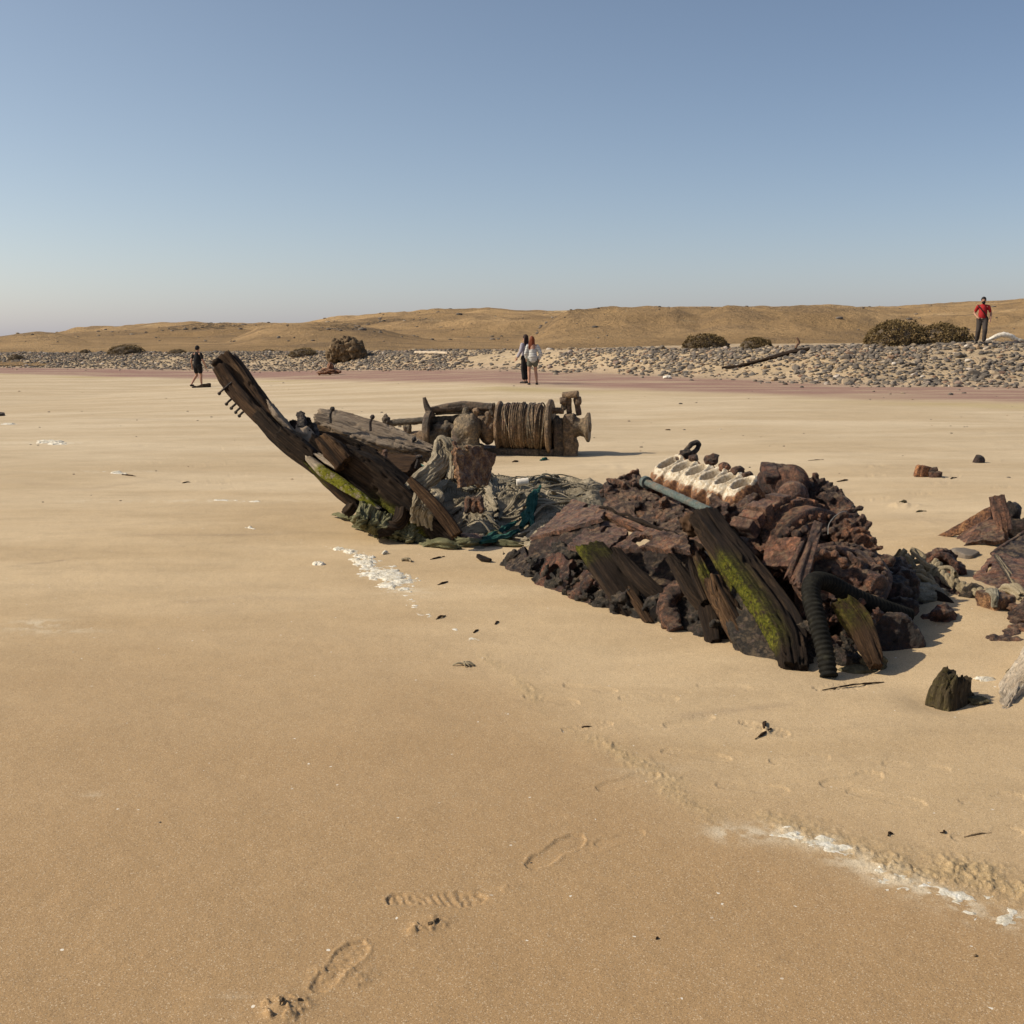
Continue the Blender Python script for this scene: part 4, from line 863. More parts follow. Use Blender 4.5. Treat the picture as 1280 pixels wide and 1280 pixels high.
m = MB(); rbox(m, P(615, 512, 16.1), (.045, .06, .10), None, 7, 7, .02); m.build('end_lug', M['winchdark'], t)
m = MB(); tube(m, [P(486, 529, 16.2), P(525, 526, 16.2), P(570, 524, 16.2), P(622, 520, 16.15)], [.05, .05, .065, .05], 14, 40, amp=.014); m.build('control_rod', M['winchdark'], t)
m = MB(); lump(m, P(482.5, 527, 16.2), (.06, .07, .10), 3, .45); lump(m, P(483.5, 531, 16.2), (.07, .07, .06), 3, .4); m.build('rod_end', M['winchdark'], t)
m = MB(); rbox(m, P(509, 538, 16.2), (.055, .07, .09), None, 8, 6, .03); rbox(m, P(507, 532, 16.2), (.03, .04, .08), None, 6, 6, .02); m.build('rod_bracket', M['winch'], t)
m = MB(); rbox(m, wax(600, .05, -.36), (.95, .24, .05), np.stack([WA, np.cross([0, 0, 1], WA), [0, 0, 1.]]), 18, 14, .03); rbox(m, wax(660, .05, -.36), (.42, .22, .05), np.stack([WA, np.cross([0, 0, 1], WA), [0, 0, 1.]]), 12, 14, .03); m.build('bed_plate', M['winchdark'], t)
# ---------------------------------------------------------------- the bow of the wooden hull
BY = 9.0
bow = thing('bow_wreck', (*G(520, 672)[:2], 0), 'wooden ship bow timbers with tall curved stem post, mossy planks and grey splintered top', 'shipwreck')
pr = lambda *q: [P(*c) for c in q]
# stem post: inner and outer baulks, bolted side by side
m = MB(); timber(m, pr((284, 449, 9.9), (296, 464, 9.85), (316, 492, 9.7), (336, 518, 9.55), (356, 545, 9.4), (372, 562, 9.3)), [.145, .15, .145, .14, .13, .09], [.25, .25, .23, .2], (.8, 0, .6), 110, 52, .007, .016, (.05, .05)); m.build('stem_post', M['woodb'], bow)
m = MB(); timber(m, pr((279, 461, 9.75), (289, 478, 9.7), (305, 499, 9.6), (324, 519, 9.5), (342, 536, 9.42)), [.125, .14, .135, .12], [.24, .24, .22], (.8, 0, .6), 90, 48, .006, .012, (.02, .01)); m.build('stem_cheek', M['woodb'], bow)
m = MB(); rbox(m, P(274, 456, 9.78), (.04, .09, .055), np.stack(basis((-.5, 0, .85), (0, 1, 0))), 9, 7, .03); m.build('stem_head', M['woodd'], bow)
m = MB(); timber(m, pr((327, 519, 9.45), (346, 541, 9.36), (366, 559, 9.28), (386, 574, 9.2), (400, 586, 9.15)), [.12, .15, .16, .13], [.22, .24, .24], (.8, 0, .6), 80, 48, .008, .016, (.005, .05)); m.build('stem_foot', M['woodd'], bow)
m = MB(); timber(m, pr((337, 503, 9.5), (348, 520, 9.45), (366, 541, 9.35)), [.02, .05, .04], [.10, .2, .1], (.8, 0, .6), 40, 24, .006, .01, (.08, .04)); m.build('splinter', M['woodg'], bow)
for (a, b) in ((281, 485), (290, 498), (296, 503.5), (301.5, 508.5), (306, 513)):
    m = MB(); p = P(a, b, 9.55); tube(m, [p+A([.06, .02, .05]), p+A([-.03, -.02, -.030]), p+A([-.042, -.02, -.045])], .0095, 8, 10); lump(m, p+A([-.044, -.02, -.047]), .015, 2, .2); m.build('bolt', M['rustblack'], bow)
# short block lying against the stem
m = MB(); timber(m, pr((352, 541, 9.15), (372, 557, 9.1), (391, 572, 9.05)), [.12, .15, .12], .16, (.75, 0, .66), 60, 44, .010, .02, (.04, .05)); m.build('chock', M['woodd'], bow)
m = MB(); lump(m, P(380, 541, 9.5), (.09, .11, .08), 4, .25, 2); capsules(m, [P(378, 540, 9.5), P(392, 556, 9.45)], [.085, .08]); o = m.build('rib_stub', M['woodg'], bow); remesh(o, .008, ((.012, 14, 4),))
for (a, b, a2, b2, r, mt) in ((376, 519, 378, 536, .045, 'rustblack'), (384, 528, 385, 543, .05, 'woodd'), (391, 534, 393, 549, .045, 'rustblack'), (366, 530, 374, 545, .05, 'woodd'), (372, 534, 380, 548, .05, 'rustblack'), (396, 548, 404, 562, .07, 'woodd')):
    m = MB(); tube(m, [P(a, b, 9.55), P((a+a2)/2+1, (b+b2)/2, 9.5), P(a2, b2, 9.45)], [r*.7, r, r], 14, 16, amp=.02); lump(m, P(a, b, 9.55), r*.8, 3, .4); m.build('peg', M[mt], bow)
# big stub with pale sawn top
m = MB(); timber(m, pr((405, 549, 9.0), (416, 561, 8.95), (432, 580, 8.9)), [.10, .17, .18], .18, (.75, 0, .66), 50, 44, .008, .014, (.03, .03)); m.build('rib_stub', M['woodb'], bow)
m = MB(); timber(m, pr((392, 551, 9.35), (412, 570, 9.3), (440, 592, 9.2)), .11, .16, (.75, 0, .66), 50, 40, .010, .016, (.05, .05)); m.build('rib_stub', M['woodd'], bow)
# the great dark plank that runs down to the sand
mo_low = lambda u, a, b, V: np.clip(ss(.25, .55, u)*(1-ss(.72, .9, u))*ss(-.2, -.9, a)*1.15, 0, 1)
m = MB(); timber(m, pr((430, 571, 9.0), (455, 588, 8.95), (485, 611, 8.88), (515, 636, 8.8), (545, 661, 8.72), (566, 680, 8.66)), [.20, .27, .28, .25, .22, .18], [.14, .16, .15, .12], (.70, -.30, .64), 150, 64, .010, .030, (.07, .02), mo_low); m.build('plank', M['woodd'], bow)
m = MB(); timber(m, pr((447, 559, 9.2), (470, 575, 9.15), (496, 597, 9.08), (520, 620, 9.0), (540, 642, 8.95)), [.08, .12, .11, .06], .11, (.70, -.30, .64), 110, 48, .012, .03, (.10, .06)); m.build('plank', M['woodd'], bow)
m = MB(); timber(m, pr((424, 566, 9.12), (448, 573, 9.1), (478, 592, 9.06), (500, 610, 9.02)), [.07, .10, .08], .12, (.70, -.30, .64), 90, 44, .014, .03, (.10, .06)); m.build('plank', M['woodd'], bow)
# moss strake and its broken cream ends
mo_all = lambda u, a, b, V: 1.35*ss(.12, .22, u)*(1-ss(.9, 1., u))
m = MB(); timber(m, pr((386, 573, 8.98), (402, 588, 8.93), (424, 603, 8.88), (448, 619, 8.82), (472, 636, 8.78)), [.05, .085, .09, .07, .04], .08, (.66, -.1, .75), 120, 48, .008, .012, (.06, .04), mo_all); m.build('strake', M['woodmoss_lit'], bow)
m = MB(); timber(m, pr((396, 568, 9.0), (408, 576, 8.97), (420, 584, 8.93)), [.03, .05, .035], .05, (.66, -.1, .75), 50, 36, .008, .01, (.06, .03)); m.build('splinter', M['woodp'], bow)
m = MB(); timber(m, pr((372, 562, 9.1), (396, 586, 9.02), (424, 608, 8.95), (450, 629, 8.9)), [.05, .085, .10, .08], .09, (.66, -.1, .75), 100, 44, .014, .025, (.08, .08), lambda u, a, b, V: .55*ss(.0, .3, u)*(1-ss(.4, .6, u))); m.build('strake', M['woodd'], bow)
m = MB(); timber(m, pr((388, 585, 9.2), (410, 604, 9.1), (432, 623, 9.0), (445, 634, 8.95)), [.03, .06, .075, .05], .06, (.66, -.1, .75), 80, 36, .014, .02, (.08, .08), lambda u, a, b, V: .5*(1-ss(.3, .55, u))); m.build('strake', M['woodb'], bow)
m = MB(); timber(m, pr((452, 628, 8.95), (485, 654, 8.85), (515, 676, 8.8)), [.10, .12, .10], .14, (.66, -.1, .75), 70, 36, .012, .02, (.05, .05)); m.build('strake', M['woodd'], bow)
m = MB(); timber(m, pr((398, 578, 9.2), (430, 597, 9.12), (470, 627, 9.0), (510, 660, 8.9)), [.14, .2, .2, .16], .06, (.70, -.30, .64), 70, 36, .012, .02, (.05, .05)); m.build('plank', M['woodd'], bow)
# props of bent frame under the plank
m = MB(); timber(m, pr((503, 637, 8.75), (500, 650, 8.7), (490, 660, 8.68), (474, 666, 8.68)), [.10, .11, .10, .07], .10, (.75, 0, .66), 50, 36, .006, .01, (.03, .03)); m.build('frame_foot', M['woodd'], bow)
m = MB(); timber(m, pr((446, 624, 8.95), (440, 634, 8.9), (432, 643, 8.88)), .07, .08, (.75, 0, .66), 30, 28, .008, .01); m.build('frame_foot', M['woodd'], bow)
# leaning stake
m = MB(); timber(m, pr((512, 599, 8.62), (524, 612, 8.58), (545, 634, 8.5), (562, 655, 8.45), (571, 668, 8.42)), [.05, .085, .10, .11, .10], .07, (.75, 0, .66), 80, 36, .004, .008, (.02, .02))
tag(m.build('stake', M['woodb'], None, None, P(571, 668, 8.42)), 'thin brown wooden stake leaning on the grey net beside the bow plank', 'stake')
# ---- weathered beam, boxed timber, rust plate behind
m = MB(); timber(m, pr((396, 525, 10.3), (420, 531, 10.3), (450, 541, 10.25), (482, 551, 10.2), (512, 560, 10.15), (540, 569, 10.1)), [.22, .30, .33, .30, .22, .08], .16, (.2, .85, .55), 150, 64, .010, .022, (.06, .10))
bm = m.build('weathered_beam', M['woodg'], None, None, P(480, 560, 10.2)); tag(bm, 'long bleached grey ship beam slanting down behind the dark bow timbers', 'beam')
for (a, b) in ((413, 518), (515, 556), (463, 528)):
    m = MB(); p = P(a, b, 10.1); tube(m, [p-A([0, 0, .08]), p, p+A([.02, 0, .045])], .012, 8); lump(m, p+A([.02, 0, .05]), .022, 2, .3); m.build('bolt', M['rustblack'], bm)
m = MB(); timber(m, pr((400, 542, 10.05), (430, 551, 10.0), (468, 566, 9.95)), [.04, .09, .07], .08, (-.1, .3, 1), 60, 30, .010, .016, (.05, .05)); tag(m.build('broken_batten', M['woodd'], None, None, P(430, 552, 10)), 'thin dark broken batten under the bleached grey beam', 'batten')
m = MB(); timber(m, pr((462, 585, 9.7), (488, 590, 9.6), (520, 590, 9.5)), [.30, .32, .26], .20, (.15, .85, .5), 70, 52, .006, .010, (.02, .03)); ob = m.build('boxed_timber', M['woodb'], None, None, P(490, 600, 9.6)); tag(ob, 'short squared brown timber with a bolt standing from its end', 'timber')
m = MB(); p = P(524, 571, 9.4); tube(m, [p-A([.03, 0, .10]), p], .016, 8); lump(m, p, (.03, .03, .02), 2, .2); m.build('bolt', M['rustblack'], ob)
m = MB(); capsules(m, pr((476, 578, 9.35), (482, 565, 9.3)), [.05, .02]); capsules(m, pr((470, 580, 9.35), (480, 573, 9.3)), [.05, .03]); o = m.build('splintered_stub', M['rustpurple'], None, None, P(478, 578, 9.3)); remesh(o, .007, ((.014, 18, 4),)); tag(o, 'jagged red-brown stub poking up behind the splintered top plank', 'scrap')
pl_mask = lambda u, v: ~(((u-.13)**2/.010+(v-.95)**2/.02) < 1) & ~(((u-.24)**2/.004+(v-.84)**2/.006) < 1) & (v < .80+.25*np.abs(u-.2)+.3*ss(.3, 1, u)*0+.12) & (v+.28*np.abs(u-.45) > .05)
m = MB(); plate(m, pr((574, 609, 8.80), (608, 607, 9.55), (620, 567, 9.72), (566, 550, 9.0)), .03, 90, 80, pl_mask, .03, .030, 16)
for k in range(70): 
    u, v = rng.uniform(.08, .92), rng.uniform(.05, .9); c4 = A(pr((574, 609, 8.80), (608, 607, 9.55), (620, 567, 9.72), (566, 550, 9.0))); p = c4[0]*(1-u)*(1-v)+c4[1]*u*(1-v)+c4[2]*u*v+c4[3]*(1-u)*v
    lump(m, p+A([-.035, -.03, .01]), rng.uniform(.012, .03), 2, .4)
tag(m.build('rust_plate', M['platerust'], None, 50, P(592, 605, 9.15)), 'upright orange-rusted pitted iron plate standing in the net before the winch', 'iron plate')
m = MB(); timber(m, pr((562, 566, 9.25), (551, 596, 9.1)), .04, .08, (.8, 0, .6), 40, 24, .006, .008); tag(m.build('wood_batten', M['woodb'], None, None, P(552, 596, 9.1)), 'thin brown batten leaning between the shrouded post and the rust plate', 'batten')

# ---------------------------------------------------------------- nets
def drape(mb, pts, r, seed, flat=.42, n=14, nl=90, strands=5, amp=.35):
    """a twisted bundle of netting: fluted, uneven, flattened where it lies"""
    C = smoothpath(pts, nl); C = C+np.stack([fbm(C*A([6, 6, 6.])+seed, seed, 3), fbm(C*6+seed+5, seed+1, 3), .5*fbm(C*6+seed+9, seed+2, 3)], -1)*float(np.mean(r))*1.3
    T, S, N = frames(C, (0, 0, 1)); R = arr(r if np.ndim(r) else [r*.55, r, r*1.1, r*.9, r*.5], nl)
    L = np.r_[0, np.cumsum(np.linalg.norm(np.diff(C, axis=0), axis=1))]; th = np.arange(n*2)/(n*2)*2*math.pi
    tw = L[:, None]*2.2+seed; fl = 1+.22*np.abs(np.sin((th[None]+tw)*strands/2))*2-.22
    rr = R[:, None]*fl; g = np.stack([L[:, None]+0*rr, rr*np.cos(th+tw), rr*np.sin(th+tw)], -1)
    rr = rr*(1+amp*fbm(np.stack([L[:, None]*9+0*rr, np.cos(th)[None]*1.3+0*rr, np.sin(th)[None]*1.3+0*rr], -1)+seed*3.1, seed+3, 4))
    V = C[:, None]+S[:, None]*(rr*np.cos(th))[..., None]*flat+N[:, None]*(rr*np.sin(th))[..., None]
    mb.add(V, [grid_faces(nl, n*2, True)], g+seed)
# the heap: a draped cloth of folds over the buried wreck
HC = [(G(520, 672), .10), ]
def netz(px, py):   # height of the heap over the sand under a picture point
    h = [(545, 640, 75, 26, .20), (600, 640, 60, 18, .20), (600, 612, 60, 12, .24), (660, 640, 60, 18, .18), (700, 625, 60, 12, .22), (530, 600, 40, 20, .25), (650, 612, 60, 8, .22), (720, 612, 55, 7, .18), (690, 655, 30, 14, .12), (555, 575, 22, 20, .25)]
    return max(a*math.exp(-((px-x)/w)**2-((py-y)/hh)**2) for x, y, w, hh, a in h)
nx, ny = 400, 210
gp = np.zeros((ny, nx, 3)); gc_ = np.zeros((ny, nx, 3))
c00, c10, c11, c01 = G(498, 690), G(735, 702), G(800, 612), G(500, 590)
for j in range(ny):
    v = j/(ny-1)
    for i in range(nx):
        u = i/(nx-1); g = c00*(1-u)*(1-v)+c10*u*(1-v)+c11*u*v+c01*(1-u)*v; gp[j, i] = g
X_, Y_ = gp[..., 0].ravel(), gp[..., 1].ravel(); UU, VV = np.meshgrid(np.linspace(0, 1, nx), np.linspace(0, 1, ny))
wx = f2(X_, Y_, 1.3, 1.3, 401, 3)*.35; wy = f2(X_, Y_, 1.5, 1.5, 403, 3)*.30; ua, va = X_*.9+Y_*.25+wx, Y_*.9-X_*.30+wy
fold = 1-np.abs(f2(ua, va, 1.3, 7.5, 405, 2))*2.6; fold2 = 1-np.abs(f2(ua, va, 2.4, 21, 407, 2))*2
edge = (ss(0, .12, UU)*(1-ss(.86, 1, UU))*ss(0, .34, VV+.08*np.sin(UU*19))*(1-ss(.78, 1, VV))).ravel()
hump = .09+.13*f2(X_, Y_, 1.1, 1.1, 409, 3)+.22*np.exp(-((UU.ravel()-.15)**2+(VV.ravel()-.45)**2)/.03)+.12*np.exp(-((UU.ravel()-.55)**2+(VV.ravel()-.55)**2)/.05)+.08*np.exp(-((UU.ravel()-.75)**2+(VV.ravel()-.75)**2)/.03)
zn = macro(X_, Y_)-.05+edge*(np.maximum(hump, .05)+.085*np.maximum(fold, -.4)+.036*fold2+.008*(1-2*np.abs(f2(ua, va, 1.6, 34, 413, 2)))+.004*f2(X_, Y_, 30, 30, 411, 3))
V = np.stack([X_, Y_, zn], -1)
net = MB(); s_ = np.stack([X_*.7+Y_*.3, Y_*.9-X_*.4, zn], -1); net.add(V, [grid_faces(ny, nx)], s_)
def Z_(px, py, up=0.):    # a point lying on the heap
    g = G(px, py); k = np.argmin((X_-g[0])**2+(Y_-g[1])**2); return A([g[0], g[1], max(zn[k], macro(g[0], g[1]))+up])
def strand(px0, py0, ang, ln, r, mb, seed, up=.03):
    pts = []; a = math.radians(ang); x, y = px0, py0
    for k in range(7): pts.append(Z_(x, y, up)); x += math.cos(a)*ln/6; y -= math.sin(a)*ln/6*.38; a += rng.normal(0, .11)
    drape(mb, pts, r, seed)
for k in range(40):
    px, py = rng.uniform(505, 745), rng.uniform(612, 682)
    if py > 690-(px-500)*.22+30: continue
    if px > 640 and py > 660: continue
    if px > 690: px -= 60
    strand(px, py, rng.normal(22, 24), rng.uniform(60, 160), rng.uniform(.008, .022), net, 500+k)
# round bolster of rolled net, folded like a mushroom top
for k in range(9):
    a = k/8; drape(net, [Z_(535+a*8, 668-a*44, .02), Z_(556+a*6, 636-a*14, .11+.03*a), Z_(584+a*4, 628-a*10, .15), Z_(606+a*3, 642-a*14, .12), Z_(618+a*4, 668-a*26, .02)], .045, 600+k, .8)
# net thrown over a leaning post
post = pr((512, 628, 8.95), (530, 604, 8.98), (548, 578, 9.05), (554, 553, 9.15))
for k in range(9):
    u = (k-4)/4; drape(net, [P(503+u*7, 632+u*6, 8.8), P(520+u*7, 608+u*6, 8.88), P(538+u*7, 593+u*4, 8.96), P(550+u*5, 580+u*5, 9.02), P(554+u*7, 562, 9.1)], [.015, .028, .032, .035, .025], 640+k, .9)
for k in range(6): drape(net, [P(543+k*2.5, 585+k, 9.05), P(545+k*3.4, 562+k, 9.1), P(550+k*2.6, 549+k*.8, 9.14), P(558+k*2, 553+k*2, 9.12), P(564+k*1.2, 575+k*2, 9.04), P(562+k, 598, 8.95)], .028, 660+k, .9)
m = net; no = m.build('fishing_net', M['net'], None, None, G(600, 660)); tag(no, 'great heap of brown grey fishing net draped in folds between bow and engine', 'fishing net')
ng = MB()
for k in range(16):
    strand(rng.uniform(615, 690), rng.uniform(612, 640), rng.normal(12, 16), rng.uniform(40, 85), rng.uniform(.007, .020), ng, 700+k, .05)
for k in range(10): drape(ng, [Z_(520+k*2, 606+k*2, .05), Z_(560, 612+k*2, .13), Z_(585, 622+k*2, .10), Z_(606, 630+k*2, .08)], .016, 730+k, .8)
tag(ng.build('fishing_net', M['net2'], None, None, G(680, 625)), 'paler grey green bundles of net lying over the brown heap, toward the sand behind', 'fishing net')
nt_ = MB()
for (pts, r) in (([(603, 684), (622, 674), (645, 664)], .026), ([(600, 687), (625, 680), (648, 670)], .025), ([(663, 668), (667, 657), (673, 648)], .028), ([(660, 664), (668, 652), (676, 645)], .02), ([(650, 668), (658, 663), (664, 656)], .03)):
    drape(nt_, [Z_(a, b, .05) for a, b in pts], r, int(pts[0][0]), .8)
tag(nt_.build('fishing_net', M['teal'], None, None, G(650, 665)), 'bright teal green twisted fishing net at the edge of the brown net heap', 'fishing net')
nm = MB()
for k in range(22):
    a = rng.uniform(0, 1); x = 470+a*140+rng.normal(0, 6); y_ = 668+a*16+rng.normal(0, 4); ln = rng.uniform(12, 44); drape(nm, [P(x, y_, G(x, y_)[1])+A([0, 0, .02]), G(x+ln*.5, y_+2)+A([0, 0, rng.uniform(.03, .08)]), G(x+ln, y_+rng.normal(2, 3))+A([0, 0, .02])], rng.uniform(.025, .05), 760+k, .7, amp=.6)
for k in range(9):
    x = 416+k*5; drape(nm, [G(x, 646+k*.5)+A([0, 0, .02]), G(x+14, 650+k)+A([0, 0, .04]), G(x+32, 652+k)+A([0, 0, .03]), G(x+52, 655+k)+A([0, 0, .02])], .024, 790+k, .7, amp=.6)
for k in range(8):
    x = 440+k*6; drape(nm, [G(x, 660+k*.6)+A([0, 0, .02]), G(x+20, 664+k*.4)+A([0, 0, .03]), G(x+44, 666+k*.4)+A([0, 0, .02])], .022, 800+k, .7, amp=.6)
for k in range(16):
    a = k/15; x = 452+a*86; y_ = 628+a*36; g = G(x-3+rng.normal(0, 3), 655+a*32); drape(nm, [P(x, y_, 8.75), P(x-2, y_+12, 8.72), P(x-5+rng.normal(0, 3), y_+20, 8.70), g+A([0, 0, .02])], rng.uniform(.022, .045), 820+k, .9, amp=.5)
tag(nm.build('fishing_net', M['netmoss'], None, None, G(500, 672)), 'weedy olive net rags hanging under the bow plank and lying along its foot', 'fishing net')
m = MB()
for k in range(7): drape(m, [P(517+k*3.4, 615+k*1.8, 8.66), P(516+k*3.6, 628+k*1.8, 8.62), P(514+k*3.8, 641+k*1.8, 8.64), P(515+k*4, 653+k*1.6, 8.66)], .022, 850+k, .6)
tag(m.build('net_rag', M['net'], None, None, P(525, 640, 8.6)), 'grey net rag wrapped round the lower end of the dark bow plank', 'net rag')
m = MB(); drape(m, [Z_(a, b, .06) for a, b in ((505, 588), (517, 588), (530, 590))], .03, 77, .8); tag(m.build('net_scrap', M['teal'], None, None, P(517, 586, 9.2)), 'small tuft of teal net caught behind the splintered bow plank', 'net scrap')
p = Z_(653, 647, .085); m = MB(); ax_ = nz(A([1, .12, .12])); revolve(m, p, ax_, [(-.055, .001), (-.055, .031), (-.045, .033), (.050, .033), (.055, .032), (.055, .027), (-.03, .026), (-.03, .001)], 40)
tag(m.build('plastic_bottle', M['plastic'], None, 50, p), 'open white plastic tube lying on the net heap', 'bottle')
g = GS(620, 700)
m = MB(); timber(m, pr((597, 694.5, 8.05), (606, 699, 7.98), (613, 700.5, 7.95)), [.03, .06, .02], .02, (.3, .9, .1), 30, 20, .006, .0, (.02, .02)); tag(m.build('wood_chip', M['woodd'], None, None, P(606, 699, 8)), 'dark splinter of wood stuck in the sand between bow and engine', 'splinter')
m = MB(); lump(m, G(563, 683)+A([0, 0, .02]), (.13, .09, .07), 3, .3, 2, None, None, 3, 6); lump(m, G(597, 684)+A([0, 0, .02]), (.17, .08, .07), 3, .3, 2, None, None, 3, 6); m.build('rust_lump', M['rustpurple']) if False else None
for (a, b, r, lab) in ((563, 682, (.12, .09, .07), 'rust-brown block at the foot of the leaning stake'), (591, 682, (.18, .09, .07), 'longer rust-brown wedge in the weedy net edge')):
    m = MB(); lump(m, G(a, b)+A([0, 0, .03]), r, 4, .3, 2, None, None, 4, 7); tag(m.build('rust_lump', M['rustpurple'], None, None, G(a, b)), lab, 'scrap iron')
m = MB(); c = Z_(593, 664, .04)
for s2 in (-1, 0, 1): capsules(m, [c+A([s2*.05, -.05, .07]), c+A([s2*.06, -.08, -.02])], [.035, .03])
o = m.build('rust_lump', M['rust2'], None, None, c); remesh(o, .007, ((.01, 22, 3),)); tag(o, 'small rusty fitting peering out below the rolled net fold', 'scrap iron')
# ---------------------------------------------------------------- the hull side with its ribs and rusted tank tops
hull = thing('hull_wreck', (*G(860, 790)[:2], 0), 'broken hull side with mossy leaning ribs and rust-eaten plates over a dark hollow', 'shipwreck')
pr = lambda *q: [P(*c) for c in q]
def rp(*a, **k):
    m = MB(); plate(m, *a, **k); return m
rp(pr((662, 675, 7.75), (752, 650, 7.45), (758, 636, 8.0), (716, 627, 8.55)), .035, 80, 60, lambda u, v: (u+v*.2 > .02) & ~((np.abs(u-.52)**2/.01+np.abs(v-.9)**2/.01) < 1), .03, .012, 18).build('tank_top', M['rustpurple'], hull, 50)
rp(pr((664, 678, 7.76), (750, 654, 7.47), (752, 690, 7.35), (690, 716, 7.45)), .03, 70, 50, lambda u, v: (v < .9-.5*u+.25*np.sin(u*14)*.3), .03, .02, 16).build('tank_side', M['rustblack'], hull, 50)
rp(pr((708, 684, 7.15), (762, 690, 6.9), (785, 666, 7.3), (750, 652, 7.7)), .05, 80, 60, lambda u, v: (u-.15*v < .95) & ~((np.abs(u-.42)**2/.004+np.abs(v-.75)**2/.02) < 1), .035, .016, 18).build('deck_plate', M['rustpurple'], hull, 50)
rp(pr((764, 686, 6.95), (864, 690, 6.45), (860, 672, 6.7), (806, 664, 7.0)), .045, 90, 50, lambda u, v: ~((np.abs(u-.30)**2/.02+np.abs(v-.45)**2/.06) < 1) & (v > .12*np.sin(u*17)-.05), .04, .024, 15).build('deck_plate', M['rust2'], hull, 50)
0 and rp(pr((716, 694, 7.1), (790, 712, 6.7), (862, 705, 6.35), (790, 686, 6.9)), .03, 70, 40, lambda u, v: ((u*7+v*2) % 1 > .18) | (v < .3), .04, .02, 15).build('tank_side', M['rustblack'], hull, 50)
m = MB(); timber(m, pr((748, 641, 7.85), (775, 652, 7.55), (805, 664, 7.25), (840, 678, 6.9), (878, 694, 6.6)), [.07, .085, .09, .08], [.05, .06], (-.5, -.4, .75), 120, 40, .012, .010, (.03, .04)); m.build('deck_beam', M['rust2'], hull)
for k in range(10):
    u = rng.uniform(.05, .95); a = P(750+u*124, 639+u*51, 7.85-u*1.25); m = MB(); dr = nz(P(878, 694, 6.6)-P(748, 641, 7.85)); tube(m, [a-dr*rng.uniform(.1, .25)+A([0, 0, .03]), a+A([rng.normal(0, .01), 0, .05]), a+dr*rng.uniform(.1, .25)+A([0, 0, .03])], .010, 7, 14, amp=.008); m.build('splinter', M['woodd'], hull)
# dark backing sheet added to give the hollow behind the ribs its shade
rp(pr((640, 712, 7.95), (985, 800, 5.85), (905, 700, 6.7), (690, 660, 8.0)), .05, 120, 60, None, .05, .06, 6).build('dark_backing', M['rustblack'], hull, 50)
# ribs
def rib(name, pts, w, t, mat, side=(.74, .62, .12), moss=None, amp=.006, crack=.012, rag=(.04, .03), nl=80, na=44):
    m = MB(); timber(m, pr(*pts), w, t, side, nl, na, amp, crack, rag, moss); return m.build(name, M[mat], hull)
mtop = lambda u, a, b, V: np.clip((1-ss(.05, .34, u))*(.34+.5*ss(-.4, -1, a)), 0, 1)
rib('rib', ((737, 683, 6.9), (750, 700, 6.8), (768, 726, 6.62), (788, 757, 6.45), (798, 775, 6.4)), [.20, .215, .21, .16], .07, 'woodd', (.74, .62, .12), mtop)
rib('rib', ((770, 690, 6.75), (785, 708, 6.65), (806, 730, 6.5), (826, 748, 6.4), (836, 757, 6.35)), [.06, .10, .10, .07], .07, 'woodd', rag=(.05, .05))
rib('stake', ((785, 738, 6.45), (797, 755, 6.35), (812, 779, 6.22)), [.035, .045, .05], .04, 'woodb')
rib('rib', ((838, 697, 6.4), (851, 715, 6.3), (866, 738, 6.18), (880, 757, 6.1)), [.05, .08, .09, .07], .07, 'woodd', rag=(.03, .04))
rib('rib', ((872, 700, 6.2), (882, 722, 6.08), (893, 745, 6.0), (904, 770, 5.9)), [.03, .07, .08, .06], .05, 'woodb', moss=lambda u, a, b, V: .8*np.exp(-((u-.3)/.15)**2), rag=(.09, .03))
rib('rib', ((862, 703, 6.25), (872, 726, 6.15), (884, 750, 6.05)), [.02, .05, .05], .04, 'woodd', rag=(.08, .03))
rib('rib', ((892, 722, 5.98), (899, 741, 5.93), (914, 770, 5.82), (932, 800, 5.7), (948, 826, 5.6)), [.07, .10, .13, .14, .12], [.08, .10, .10], 'woodb', (.74, .62, .12), None, .008, .016, (.03, .03))
m = MB(); timber(m, pr((934, 745, 6.0), (944, 785, 5.75), (964, 815, 5.6), (986, 838, 5.42)), [.16, .26, .34, .30], .12, (.9, .3, .3), 70, 44, .02, .02, (.04, .03), lambda u, a, b, V: .45*ss(.3, .7, u)); m.build('rib', M['crust'], hull)
# the tallest rib, green along its lit edge
mbig = lambda u, a, b, V: np.clip(ss(.24, .40, u)*(1-ss(.80, .95, u))*(ss(-.86, -.98, a)*.95+.42*ss(.2, -.9, a)), 0, 1)
m = MB(); timber(m, pr((879, 643, 6.55), (897, 668, 6.4), (921, 700, 6.18), (947, 735, 5.95), (968, 765, 5.75), (984, 795, 5.55), (990, 820, 5.4), (992, 838, 5.3)), [.18, .22, .235, .24, .24, .22, .18, .13], [.10, .11, .11, .10], (.73, .66, .10), 190, 72, .007, .022, (.025, .02), mbig); m.build('rib', M['woodd'], hull)
m = MB(); timber(m, pr((868, 655, 6.62), (884, 680, 6.45), (905, 712, 6.2), (930, 748, 5.98), (955, 780, 5.75), (975, 812, 5.52), (984, 834, 5.38)), [.02, .035, .04, .04, .035, .03], .07, (.73, .66, .10), 140, 36, .008, .010, (.03, .02), lambda u, a, b, V: .85*ss(.15, .35, u)*(1-ss(.85, 1, u))); m.build('rib_edge', M['woodb'], hull)
m = MB(); lump(m, P(866, 655, 6.68), (.07, .08, .075), 4, .4, 3); o = m.build('timber_head', M['woodb'], hull); remesh(o, .008, ((.014, 22, 4),))
